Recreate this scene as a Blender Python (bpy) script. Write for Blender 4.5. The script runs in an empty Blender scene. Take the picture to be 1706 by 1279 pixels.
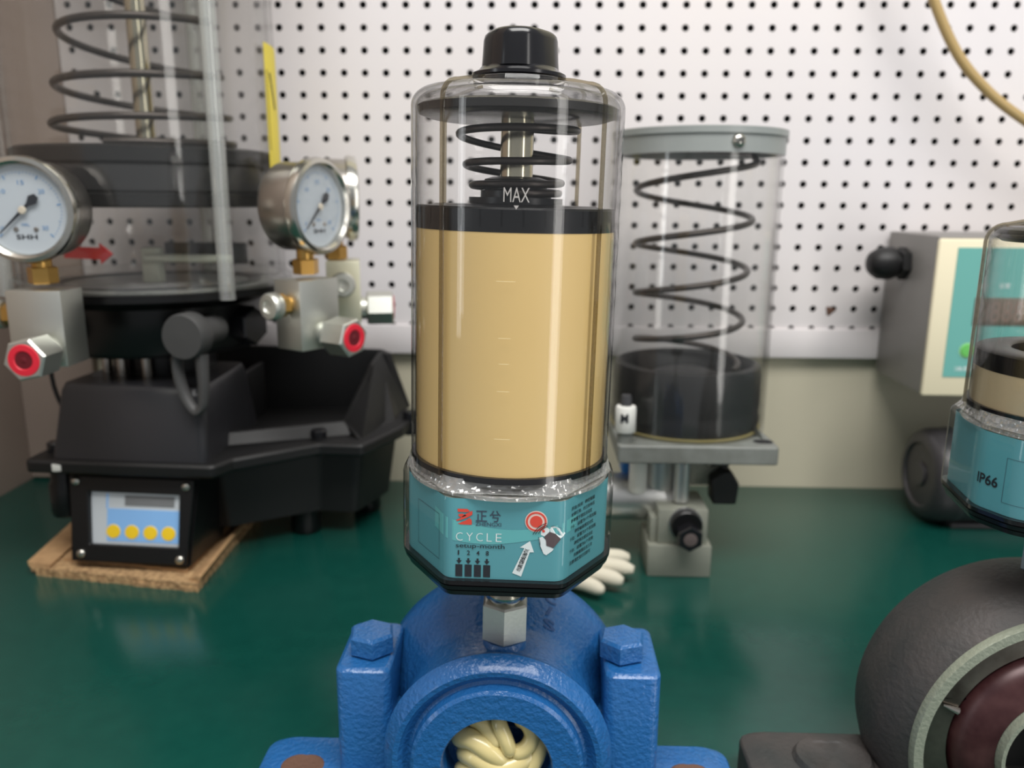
import bpy, bmesh, math, random
from mathutils import Vector, Matrix
PI = math.pi
random.seed(7)
SC = bpy.context.scene
COL = SC.collection

# ------------------------------------------------------------------ camera
# world: x right, y towards the wall, z up; the table top is z = 0
cam_d = bpy.data.cameras.new('camera')
cam = bpy.data.objects.new('camera', cam_d); COL.objects.link(cam)
_pi, _ya, _ro = 0.22325, -0.02764, 0.00657
_f = Vector((math.sin(_ya)*math.cos(_pi), math.cos(_ya)*math.cos(_pi), -math.sin(_pi)))
_r = Vector((math.cos(_ya), -math.sin(_ya), 0)); _u = _r.cross(_f)
_r2 = _r*math.cos(_ro)+_u*math.sin(_ro); _u2 = -_r*math.sin(_ro)+_u*math.cos(_ro)
_m = Matrix((_r2, _u2, -_f)).transposed().to_4x4(); _m.translation = (0, 0, 0.366)
cam.matrix_world = _m
cam_d.sensor_fit = 'HORIZONTAL'; cam_d.sensor_width = 36
cam_d.lens = 36*1350/1706
cam_d.clip_start = 0.02; cam_d.clip_end = 50
cam_d.dof.use_dof = True; cam_d.dof.focus_distance = 0.40; cam_d.dof.aperture_fstop = 7.6
SC.camera = cam

# ------------------------------------------------------------------ world, lights, exposure
w = bpy.data.worlds.new('world'); SC.world = w; w.use_nodes = True
w.node_tree.nodes['Background'].inputs[0].default_value = (0.93, 0.96, 1.0, 1)
w.node_tree.nodes['Background'].inputs[1].default_value = 0.34
def area(name, loc, target, sx, sy, power, col=(1, 1, 1)):
    l = bpy.data.lights.new(name, 'AREA'); l.shape = 'RECTANGLE'; l.size = sx; l.size_y = sy; l.energy = power; l.color = col
    o = bpy.data.objects.new(name, l); COL.objects.link(o); o.location = loc
    o.rotation_euler = (Vector(target)-Vector(loc)).to_track_quat('-Z', 'Y').to_euler(); return o
area('window_light', (1.5, -0.9, 0.40), (0.1, 0.6, 0.2), 0.36, 2.2, 11, (1.0, 0.97, 0.93))
area('side_window_light', (-1.7, -0.6, 0.55), (-0.1, 0.6, 0.2), 0.20, 1.0, 2.5, (0.95, 0.98, 1.0))
area('ceiling_panel_light', (0.25, -0.25, 1.95), (0.10, 0.75, 0.1), 1.8, 0.8, 54, (1.0, 0.98, 0.95))
SC.view_settings.view_transform = 'Standard'; SC.view_settings.look = 'None'
SC.view_settings.exposure = 0.0; SC.view_settings.gamma = 1.0; SC.view_settings.use_curve_mapping = False
SC.cycles.transparent_max_bounces = 40
SC.cycles.max_bounces = 10

# ------------------------------------------------------------------ materials
def lin(c):
    return tuple(((v/255)/12.92 if v/255 <= 0.04045 else ((v/255+0.055)/1.055)**2.4) for v in c)
def mat(name, rgb, rough=0.5, metal=0.0, bump=0.0, bscale=200, mott=0.0, mscale=30, rgb2=None, spec=0.5, coat=0.0, emit=0.0, aniso=0.0):
    m = bpy.data.materials.new(name); m.use_nodes = True; nt = m.node_tree; b = nt.nodes['Principled BSDF']
    c = lin(rgb)
    b.inputs['Base Color'].default_value = (*c, 1); b.inputs['Roughness'].default_value = rough; b.inputs['Metallic'].default_value = metal
    b.inputs['Specular IOR Level'].default_value = spec; b.inputs['Coat Weight'].default_value = coat; b.inputs['Coat Roughness'].default_value = 0.08
    if emit:
        b.inputs['Emission Color'].default_value = (*c, 1); b.inputs['Emission Strength'].default_value = emit
    tc = nt.nodes.new('ShaderNodeTexCoord')
    if mott:
        n = nt.nodes.new('ShaderNodeTexNoise'); n.inputs['Scale'].default_value = mscale; n.inputs['Detail'].default_value = 6
        r = nt.nodes.new('ShaderNodeValToRGB'); r.color_ramp.elements[0].position = 0.5-0.25*(1-mott)-0.05; r.color_ramp.elements[1].position = 0.75
        c2 = lin(rgb2) if rgb2 else tuple(v*(1-mott) for v in c)
        r.color_ramp.elements[0].color = (*c, 1); r.color_ramp.elements[1].color = (*c2, 1)
        nt.links.new(tc.outputs['Object'], n.inputs['Vector']); nt.links.new(n.outputs['Fac'], r.inputs['Fac']); nt.links.new(r.outputs['Color'], b.inputs['Base Color'])
    if bump:
        n = nt.nodes.new('ShaderNodeTexNoise'); n.inputs['Scale'].default_value = bscale; n.inputs['Detail'].default_value = 3
        p = nt.nodes.new('ShaderNodeBump'); p.inputs['Strength'].default_value = bump; p.inputs['Distance'].default_value = 0.002
        nt.links.new(tc.outputs['Object'], n.inputs['Vector']); nt.links.new(n.outputs['Fac'], p.inputs['Height']); nt.links.new(p.outputs['Normal'], b.inputs['Normal'])
    return m
def clear_mat(name, tint=(1, 1, 1), edge=0.6, rough=0.03, gain=1.0, haze=0.0, bump=0.0):
    """clear plastic: what passes straight through, dimmed where the wall is crossed at a slant, plus the gloss of its surface"""
    m = bpy.data.materials.new(name); m.use_nodes = True; nt = m.node_tree; nt.nodes.clear()
    out = nt.nodes.new('ShaderNodeOutputMaterial'); mx = nt.nodes.new('ShaderNodeMixShader')
    tr = nt.nodes.new('ShaderNodeBsdfTransparent'); gl = nt.nodes.new('ShaderNodeBsdfGlossy'); gl.inputs['Roughness'].default_value = rough
    lw = nt.nodes.new('ShaderNodeLayerWeight'); lw.inputs['Blend'].default_value = 0.5
    pw = nt.nodes.new('ShaderNodeMath'); pw.operation = 'POWER'; pw.inputs[1].default_value = 5
    ma = nt.nodes.new('ShaderNodeMath'); ma.operation = 'MULTIPLY_ADD'; ma.inputs[1].default_value = 0.9; ma.inputs[2].default_value = 0.04*gain; ma.use_clamp = True
    p3 = nt.nodes.new('ShaderNodeMath'); p3.operation = 'POWER'; p3.inputs[1].default_value = 3
    ra = nt.nodes.new('ShaderNodeMix'); ra.data_type = 'RGBA'
    ra.inputs[6].default_value = (tint[0]*0.985, tint[1]*0.985, tint[2]*0.985, 1); ra.inputs[7].default_value = (tint[0]*edge, tint[1]*edge, tint[2]*edge, 1)
    L = nt.links.new
    L(lw.outputs['Facing'], pw.inputs[0]); L(pw.outputs[0], ma.inputs[0]); L(ma.outputs[0], mx.inputs[0])
    L(lw.outputs['Facing'], p3.inputs[0]); L(p3.outputs[0], ra.inputs[0]); L(ra.outputs[2], tr.inputs['Color'])
    L(tr.outputs[0], mx.inputs[1]); L(gl.outputs[0], mx.inputs[2])
    last = mx
    if bump:
        tc = nt.nodes.new('ShaderNodeTexCoord'); nz = nt.nodes.new('ShaderNodeTexVoronoi'); nz.inputs['Scale'].default_value = 260; bp = nt.nodes.new('ShaderNodeBump'); bp.inputs['Strength'].default_value = bump; bp.inputs['Distance'].default_value = 0.002
        L(tc.outputs['Object'], nz.inputs['Vector']); L(nz.outputs['Distance'], bp.inputs['Height']); L(bp.outputs['Normal'], gl.inputs['Normal']); L(bp.outputs['Normal'], lw.inputs['Normal'])
    if haze:
        df = nt.nodes.new('ShaderNodeBsdfDiffuse'); df.inputs['Color'].default_value = (0.8, 0.8, 0.78, 1)
        m2 = nt.nodes.new('ShaderNodeMixShader'); m2.inputs[0].default_value = haze
        L(mx.outputs[0], m2.inputs[1]); L(df.outputs[0], m2.inputs[2]); last = m2
    L(last.outputs[0], out.inputs['Surface'])
    return m

M_peg = mat('white_board', (216, 213, 217), 0.45, mott=0.12, mscale=3, rgb2=(223, 216, 213))
M_dark = mat('recess_shade', (22, 22, 24), 0.9)  # near-black colour standing in for the shade inside holes and slots
M_wall = mat('cream_wall', (196, 190, 168), 0.75, mott=0.1, mscale=5, bump=0.1, bscale=80)
M_taupe = mat('taupe_panel', (165, 148, 137), 0.6, mott=0.1, mscale=8)
M_floor = mat('grey_floor', (130, 128, 124), 0.6, mott=0.1, mscale=4)
M_green = mat('green_mat', (13, 67, 59), 0.2, mott=0.2, mscale=60, rgb2=(17, 73, 64), bump=0.04, bscale=350)
M_black = mat('black_plastic', (17, 17, 18), 0.32, spec=0.4)
M_blackg = mat('black_gloss', (24, 24, 27), 0.2)
M_blackm = mat('black_matt', (13, 13, 14), 0.5, bump=0.15, bscale=700)
M_dgrey = mat('dark_grey_plastic', (62, 62, 64), 0.35)
M_rubber = mat('grey_rubber', (66, 66, 66), 0.55)
M_grease = mat('grease', (246, 213, 144), 0.4, mott=0.25, mscale=9, rgb2=(241, 206, 137))
M_grease2 = mat('pale_grease', (206, 188, 152), 0.4)
M_coil = mat('yellow_grease', (214, 198, 140), 0.25, coat=0.5)
M_teal = mat('teal_label', (90, 160, 170), 0.35)
M_tealb = mat('teal_band', (102, 184, 186), 0.35)
M_ink = mat('black_print', (24, 30, 38), 0.6)
M_inkb = mat('slate_print', (58, 74, 92), 0.6)
M_inkw = mat('white_print', (232, 242, 242), 0.6)
M_inkr = mat('red_print', (226, 74, 56), 0.6)
M_inkp = mat('pale_print', (240, 214, 204), 0.6)
M_inkg = mat('grey_print', (92, 78, 80), 0.6)
M_inkl = mat('blue_print', (96, 150, 200), 0.6)
M_steel = mat('steel', (200, 198, 190), 0.22, 1.0)
M_steelb = mat('brushed_steel', (170, 165, 158), 0.3, 1.0)
M_zinc = mat('zinc', (212, 213, 206), 0.42, 1.0, bump=0.05, bscale=700)
M_cream_metal = mat('pale_zinc', (206, 204, 180), 0.4, 0.6)
M_alu = mat('aluminium', (205, 205, 203), 0.35, 0.9)
M_aluf = mat('aluminium_flat', (150, 152, 140), 0.5, 0.35, mott=0.15, mscale=40)
M_rod = mat('rod_steel', (205, 198, 175), 0.15, 1.0)
M_spring = mat('spring_steel', (66, 60, 56), 0.35, 0.6)
M_brass = mat('brass', (200, 158, 88), 0.3, 0.9)
M_red = mat('red_plastic', (214, 36, 56), 0.4)
M_redd = mat('deep_red', (96, 14, 26), 0.5)
M_redsign = mat('red_arrow_paint', (196, 44, 48), 0.5)
M_blue = mat('blue_paint', (30, 92, 154), 0.28, bump=0.6, bscale=320, mott=0.25, mscale=25, rgb2=(38, 100, 160), coat=0.35)
M_bluec = mat('blue_connector', (40, 110, 180), 0.4)
M_rust = mat('rust', (98, 70, 56), 0.8, bump=0.4, bscale=300)
M_cast = mat('dark_cast_iron', (52, 54, 54), 0.6, 0.1, bump=0.3, bscale=300, mott=0.4, mscale=30, rgb2=(74, 68, 66))
M_castl = mat('worn_cast_edge', (148, 154, 138), 0.45, 0.3, bump=0.25, bscale=400)
M_race = mat('bearing_steel', (120, 116, 106), 0.3, 0.8, mott=0.4, mscale=50, rgb2=(70, 62, 56))
M_redrace = mat('dark_red_ring', (56, 26, 29), 0.35, 0.2, mott=0.6, mscale=60, rgb2=(84, 54, 54))
M_orange = mat('dry_rust', (168, 108, 54), 0.7)
M_cardboard = mat('cardboard', (186, 150, 108), 0.8, mott=0.3, mscale=60, rgb2=(150, 116, 80), bump=0.3, bscale=400)
M_cardedge = mat('cardboard_edge', (200, 165, 120), 0.85, mott=0.6, mscale=220, rgb2=(112, 82, 54), bump=0.8, bscale=500)
M_greyplate = mat('grey_painted_plate', (128, 132, 128), 0.45, mott=0.3, mscale=40, rgb2=(96, 98, 92))
M_greyrim = mat('grey_painted_rim', (148, 153, 151), 0.35, mott=0.1, mscale=20)
M_boxgrey = mat('grey_metal_box', (132, 129, 126), 0.45, 0.1)
M_cream = mat('cream_frame', (232, 222, 192), 0.5)
M_panelteal = mat('teal_panel', (100, 170, 162), 0.45)
M_display = mat('brown_display', (98, 88, 74), 0.3)
M_green_btn = mat('green_button', (96, 186, 84), 0.4)
M_greenring = mat('pale_green_ring', (146, 206, 150), 0.45)
M_motor = mat('motor_grey', (62, 60, 62), 0.35, 0.2)
M_yellow = mat('yellow_sticker', (226, 206, 60), 0.5)
M_hose = mat('tan_hose', (176, 150, 100), 0.35)
M_cable = mat('black_cable', (30, 28, 28), 0.5)
M_white = mat('white_plastic', (226, 226, 220), 0.45)
M_dial = mat('dial_white', (196, 205, 212), 0.5)
M_cotton = mat('white_cotton', (222, 216, 196), 0.95, bump=0.5, bscale=900)
M_screen = mat('keypad_blue_glow', (120, 164, 210), 0.3, emit=0.25)  # printed keypad blue, with a faint glow added to the colour
M_screeng = mat('keypad_grey_glow', (180, 186, 190), 0.3, emit=0.15)  # printed grey face round the keypad, also given a faint added glow
M_ybtn = mat('yellow_keys', (246, 206, 40), 0.45)
M_whitebar = mat('pale_bar', (236, 240, 222), 0.4)
M_bodypale = mat('pale_base', (150, 158, 152), 0.5)
M_clear = clear_mat('clear_plastic', (1, 1, 1), 0.5, gain=0.85)
M_clear2 = clear_mat('clear_acrylic', (0.99, 0.99, 0.985), 0.85, rough=0.06, gain=0.9, haze=0.006)
M_clearrib = clear_mat('clear_rib', (0.70, 0.66, 0.56), 0.3, gain=2.5)
M_tie = clear_mat('clear_tie', (0.84, 0.88, 0.85), 0.5, rough=0.12, gain=4, haze=0.22)
M_clearring = clear_mat('clear_collar_plastic', (0.9, 0.9, 0.86), 0.5, rough=0.08, gain=6, haze=0.22, bump=0.9)
M_glass = clear_mat('gauge_glass', (1, 1, 1), 0.8, rough=0.02)

# ------------------------------------------------------------------ mesh helpers
def rpoly(pts, rad, seg=5):
    """rounded polygon: pts, one radius or one per corner"""
    n = len(pts); out = []
    for i in range(n):
        p = Vector(pts[i]); a = Vector(pts[i-1]); b = Vector(pts[(i+1) % n]); r = rad[i] if isinstance(rad, (list, tuple)) else rad
        if r <= 0: out.append(tuple(p)); continue
        u = (a-p).normalized(); v = (b-p).normalized(); ang = u.angle(v); d = min(r/math.tan(ang/2), 0.49*(a-p).length, 0.49*(b-p).length)
        s = p+u*d; e = p+v*d
        for k in range(seg+1):
            t = k/seg; q = (1-t)**2*s+2*t*(1-t)*p+t*t*e; out.append((q.x, q.y))
    return out

class B:
    def __init__(s): s.bm = bmesh.new()
    def _add(s, verts, faces, M=None):
        vs = [s.bm.verts.new((M @ Vector(v)) if M else v) for v in verts]
        for f in faces:
            try: s.bm.faces.new([vs[i] for i in f])
            except ValueError: pass
        return s
    def lathe(s, prof, seg=48, M=None, caps=True, mod=None, a0=0.0, a1=2*PI):
        """revolve (r, z) about z; mod(angle) scales r"""
        full = abs(a1-a0-2*PI) < 1e-6; n = seg if full else seg+1; V = []; F = []
        for r, z in prof:
            for k in range(n):
                a = a0+(a1-a0)*k/seg; q = r*(mod(a, z) if mod else 1); V.append((q*math.cos(a), q*math.sin(a), z))
        for i in range(len(prof)-1):
            for k in range(seg):
                k2 = (k+1) % n; F.append((i*n+k, i*n+k2, (i+1)*n+k2, (i+1)*n+k))
        if caps and full:
            if prof[0][0] > 1e-6: F.append(tuple(range(n))[::-1])
            if prof[-1][0] > 1e-6: F.append(tuple(range((len(prof)-1)*n, len(prof)*n)))
        return s._add(V, F, M)
    def ring(s, prof, seg=48, M=None):
        """revolve a closed (r, z) outline"""
        return s.lathe(list(prof)+[prof[0]], seg, M, caps=False)
    def prism(s, pts, z0, z1, M=None, inset0=0.0, inset1=0.0, ch=0.0):
        """polygon extruded z0..z1, its ends drawn in by scale; ch chamfers the top edge"""
        n = len(pts); cx = sum(p[0] for p in pts)/n; cy = sum(p[1] for p in pts)/n
        def sc(k): return [(cx+(p[0]-cx)*(1-k), cy+(p[1]-cy)*(1-k)) for p in pts]
        R = [(z0, inset0)]
        if ch: R += [(z1-ch, inset1), (z1, inset1+ch*18)]
        else: R += [(z1, inset1)]
        V = []; F = []
        for z, k in R: V += [(x, y, z) for x, y in sc(k)]
        for i in range(len(R)-1):
            for k in range(n): F.append((i*n+k, i*n+(k+1) % n, (i+1)*n+(k+1) % n, (i+1)*n+k))
        F.append(tuple(range(n))[::-1]); F.append(tuple(range((len(R)-1)*n, len(R)*n)))
        return s._add(V, F, M)
    def loft(s, rings, M=None, cap=True):
        n = len(rings[0]); V = [v for r in rings for v in r]; F = []
        for i in range(len(rings)-1):
            for k in range(n): F.append((i*n+k, i*n+(k+1) % n, (i+1)*n+(k+1) % n, (i+1)*n+k))
        if cap: F.append(tuple(range(n))[::-1]); F.append(tuple(range((len(rings)-1)*n, len(rings)*n)))
        return s._add(V, F, M)
    def box(s, x0, x1, y0, y1, z0, z1, M=None, bev=0.0):
        b = bmesh.new(); bmesh.ops.create_cube(b, size=1)
        for v in b.verts: v.co = Vector((x0+(v.co.x+.5)*(x1-x0), y0+(v.co.y+.5)*(y1-y0), z0+(v.co.z+.5)*(z1-z0)))
        if bev: bmesh.ops.bevel(b, geom=b.edges[:], offset=bev, segments=2, profile=0.5, affect='EDGES')
        V = [tuple(v.co) for v in b.verts]; b.verts.index_update(); F = [tuple(v.index for v in f.verts) for f in b.faces]; b.free()
        return s._add(V, F, M)
    def tube(s, pts, r, seg=10, M=None, cap=True, flat=1.0):
        pts = [Vector(p) for p in pts]; n = len(pts); V = []; F = []; up = None
        for i, p in enumerate(pts):
            t = (pts[min(i+1, n-1)]-pts[max(i-1, 0)]).normalized()
            if up is None: up = t.orthogonal().normalized()
            else: up = (up-t*up.dot(t)).normalized()
            b = t.cross(up); q = r[i] if isinstance(r, (list, tuple)) else r
            for k in range(seg):
                a = 2*PI*k/seg; V.append(p+q*math.cos(a)*up+q*math.sin(a)*b*flat)
        for i in range(n-1):
            for k in range(seg): F.append((i*seg+k, i*seg+(k+1) % seg, (i+1)*seg+(k+1) % seg, (i+1)*seg+k))
        if cap: F.append(tuple(range(seg))[::-1]); F.append(tuple(range((n-1)*seg, n*seg)))
        return s._add(V, F, M)
    def obj(s, name, m, parent=None, smooth=40, bevel=0.0):
        bmesh.ops.recalc_face_normals(s.bm, faces=s.bm.faces[:])
        me = bpy.data.meshes.new(name); s.bm.to_mesh(me); s.bm.free()
        o = bpy.data.objects.new(name, me); COL.objects.link(o); me.materials.append(m)
        if smooth:
            me.shade_smooth()
            if hasattr(me, 'set_sharp_from_angle'): me.set_sharp_from_angle(angle=math.radians(smooth))
        if parent: o.parent = parent
        if bevel:
            md = o.modifiers.new('edge', 'BEVEL'); md.width = bevel; md.segments = 2; md.limit_method = 'ANGLE'; md.angle_limit = math.radians(35)
        return o
def thing(name, label, cat, loc=(0, 0, 0), rot=(0, 0, 0), group=None):
    o = bpy.data.objects.new(name, None); COL.objects.link(o); o.location = loc; o.rotation_euler = rot; o.empty_display_size = 0.02
    o['label'] = label; o['category'] = cat
    if group: o['group'] = group
    return o
def tag(o, label, cat, group=None, kind=None):
    o['label'] = label
    if cat: o['category'] = cat
    if group: o['group'] = group
    if kind: o['kind'] = kind
    return o
def T(x, y, z): return Matrix.Translation((x, y, z))
def RX(a): return Matrix.Rotation(a, 4, 'X')
def RY(a): return Matrix.Rotation(a, 4, 'Y')
def RZ(a): return Matrix.Rotation(a, 4, 'Z')
TOFRONT = RX(PI/2)           # local +z -> world -y
def hexpts(r, a0=0.0): return [(r*math.cos(a0+k*PI/3), r*math.sin(a0+k*PI/3)) for k in range(6)]
def circ(r, n=32, cx=0, cy=0): return [(cx+r*math.cos(2*PI*k/n), cy+r*math.sin(2*PI*k/n)) for k in range(n)]
def hexnut(b, r, z0, z1, M=None, a0=0.0, ch=None):
    ch = ch if ch is not None else r*0.08
    rings = []
    for z, k in ((z0, 1-ch/r), (z0+ch, 1), (z1-ch, 1), (z1, 1-ch/r)):
        rings.append([(x*k, y*k, z) for x, y in hexpts(r, a0)])
    return b.loft(rings, M)
def helix(cx, cy, knots, a0, sgn=1, per=36, ease=0.0):
    """knots: list of (turn, z, R)"""
    pts = []; t0 = knots[0][0]; t1 = knots[-1][0]; n = int((t1-t0)*per)
    for i in range(n+1):
        t = t0+(t1-t0)*i/n; ts = t; t = min(max(t-ease/(2*PI)*math.sin(2*PI*t), t0), t1)
        for (ta, za, ra), (tb, zb, rb) in zip(knots, knots[1:]):
            if ta <= t <= tb+1e-9:
                u = (t-ta)/(tb-ta); z = za+(zb-za)*u; r = ra+(rb-ra)*u; break
        a = a0+sgn*2*PI*ts; pts.append((cx+r*math.cos(a), cy+r*math.sin(a), z))
    return pts
_tc = {}
def textdata(s, bold=0.0):
    if (s, bold) in _tc: return _tc[(s, bold)]
    c = bpy.data.curves.new('t', 'FONT'); c.body = s; c.resolution_u = 3; c.offset = bold
    o = bpy.data.objects.new('t', c); COL.objects.link(o)
    dg = bpy.context.evaluated_depsgraph_get(); dg.update()
    me = bpy.data.meshes.new_from_object(o.evaluated_get(dg))
    V = [(v.co.x, v.co.y) for v in me.vertices]; F = [tuple(p.vertices) for p in me.polygons]
    bpy.data.objects.remove(o); bpy.data.curves.remove(c); bpy.data.meshes.remove(me)
    _tc[(s, bold)] = (V, F); return V, F
def text(b, s, fit, mp, spacing=None, bold=0.0, rot=0.0):
    """write s into the rectangle fit=(u0, v0, u1, v1) (v0 = baseline, v1 = top of tallest glyph) and map (u, v) -> point"""
    V, F = textdata(s, bold)
    if not V: return b
    x0 = min(v[0] for v in V); x1 = max(v[0] for v in V); y0 = min(v[1] for v in V); y1 = max(v[1] for v in V)
    u0, v0, u1, v1 = fit; P = []
    cu, cv = (u0+u1)/2, (v0+v1)/2
    for x, y in V:
        u = u0+(x-x0)/(x1-x0)*(u1-u0); v = v0+(y-y0)/max(y1-y0, 1e-6)*(v1-v0)
        if rot:
            du, dv = u-cu, v-cv; u = cu+du*math.cos(rot)-dv*math.sin(rot); v = cv+du*math.sin(rot)+dv*math.cos(rot)
        P.append(mp(u, v))
    return b._add(P, F)
def shape(b, pts, mp): return b._add([mp(u, v) for u, v in pts], [tuple(range(len(pts)))])
def annulus(b, u, v, r0, r1, mp, n=32):
    V = [mp(u+r*math.cos(2*PI*k/n), v+r*math.sin(2*PI*k/n)) for r in (r0, r1) for k in range(n)]
    return b._add(V, [(k, (k+1) % n, n+(k+1) % n, n+k) for k in range(n)])

# ------------------------------------------------------------------ the room
def struct(o, label=None):
    o['kind'] = 'structure'
    if label: o['label'] = label
    return o
WY = 1.0124
struct(B().box(-1.2, 1.6, WY+0.010, WY+0.08, -0.8, 1.9).obj('wall_back', M_wall, smooth=0), 'cream painted wall behind the bench')
struct(B().box(-0.76, -0.668, 0.20, WY+0.0095, -0.8, 1.9).obj('wall_left', M_taupe, smooth=0), 'taupe side wall beside the bench')
struct(B().box(-0.6675, -0.5695, WY-0.004, WY+0.0095, 0.0015, 1.6, bev=0.001).obj('trim_1', M_taupe), 'taupe strip between side wall and pegboard')
struct(B().box(-1.2, 1.6, -1.6, WY+0.08, -0.86, -0.8).obj('floor', M_floor, smooth=0), 'grey floor under the bench')

# workbench
t = thing('workbench', 'workbench top covered in glossy dark green mat', 'workbench', (0.2, 0.62, -0.8))
B().box(-0.867, 0.98, -0.44, 0.4015, 0.765, 0.795, bev=0.003).obj('worktop', M_cream, t)
B().box(-0.867, 0.98, -0.44, 0.4015, 0.795, 0.80, bev=0.001).obj('mat', M_green, t)
for lx in (-0.82, 0.92):
    for ly in (-0.38, 0.34): B().box(lx-0.025, lx+0.025, ly-0.025, ly+0.025, 0, 0.765, bev=0.003).obj('leg', M_boxgrey, t)

# pegboard: a real sheet with round holes, 25 mm apart
def pegboard():
    t = thing('pegboard', 'white perforated pegboard panel on the wall above the bench', 'pegboard', (0, WY, 0.175))
    b = B(); n = 16; r = 0.0041; h = 0.0125
    sq = []
    for k in range(n):
        a = 2*PI*k/n+PI/n*0; c, s_ = math.cos(a), math.sin(a); m = max(abs(c), abs(s_)); sq.append((c/m*h, s_/m*h))
    for c in range(-34, 19):
        x = 0.29535+0.025*c
        for r_ in range(-5, 16):
            z = 0.5866-0.025*r_-0.175
            low = (r_ == 15)
            V = []
            for k in range(n):
                a = 2*PI*k/n
                V.append((x+r*math.cos(a), 0, z+r*math.sin(a)))
            for k in range(n): V.append((x+sq[k][0], 0, z+sq[k][1]))
            for k in range(n):
                a = 2*PI*k/n
                V.append((x+r*math.cos(a), 0.0025, z+r*math.sin(a)))
            F = [(k, (k+1) % n, n+(k+1) % n, n+k) for k in range(n)]+[(2*n+k, 2*n+(k+1) % n, (k+1) % n, k) for k in range(n)]
            b._add(V, F)
    bmesh.ops.remove_doubles(b.bm, verts=b.bm.verts[:], dist=1e-5)
    b.obj('perforated_sheet', M_peg, t, smooth=0)
    B().box(-0.567, 0.758, 0.0055, 0.0095, 0.004, 0.56).obj('hole_shade_sheet', M_dark, t, smooth=0)  # dark sheet added behind the holes, in place of the shade in the gap
    f = B().box(-0.569, 0.76, -0.004, 0.0094, 0.0, 0.0365, bev=0.0012).obj('bottom_frame', M_peg, t)
    B().box(-0.5692, -0.567, -0.001, 0.0094, 0.036, 0.56, bev=0.0005).obj('side_frame', M_peg, t)
    s = B(); s.lathe([(0.0, 0.0006), (0.0036, 0.0004), (0.0052, 0)], 16, T(0.3660, -0.0005, 0.0595) @ TOFRONT, mod=lambda a, z: 1+0.25*math.sin(3*a+1))
    o = s.obj('stain', M_rust, t)
pegboard()

# ------------------------------------------------------------------ automatic lubricators
HEXP = [(-0.031, -0.054), (0.031, -0.054), (0.0585, -0.012), (0.0585, 0.012), (0.031, 0.054), (-0.031, 0.054), (-0.0585, 0.012), (-0.0585, -0.012)]
HEXR = [0.009, 0.009, 0.02, 0.02, 0.009, 0.009, 0.02, 0.02]
def off(pts, k): # shrink about the centre
    return [(x*(1-k/0.055), y*(1-k/0.055)) for x, y in pts]
class Around:
    """walk along the base outline: s = 0 at the middle of the front face, s grows towards +x"""
    def __init__(s, pts):
        n = len(pts); i0 = min(range(n), key=lambda i: (pts[i][1], -pts[i][0]))
        P = [Vector((p[0], p[1])) for p in pts]
        # start at front-middle
        best = None
        for i in range(n):
            a, b = P[i], P[(i+1) % n]
            if a.x < 0 <= b.x and a.y < 0 and b.y < 0: best = i
        q = P[best].lerp(P[(best+1) % n], (0-P[best].x)/(P[(best+1) % n].x-P[best].x))
        s.P = [q]+[P[(best+1+k) % n] for k in range(n)]+[q]
        s.L = [0]
        for a, b in zip(s.P, s.P[1:]): s.L.append(s.L[-1]+(b-a).length)
    def at(s, u):
        u %= s.L[-1]
        for i in range(len(s.P)-1):
            if u <= s.L[i+1]+1e-12 and s.L[i+1] > s.L[i]:
                t = (u-s.L[i])/(s.L[i+1]-s.L[i]); p = s.P[i].lerp(s.P[i+1], t); d = (s.P[i+1]-s.P[i]).normalized(); return p, Vector((d.y, -d.x))
        return s.P[-1], Vector((0, -1))

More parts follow.
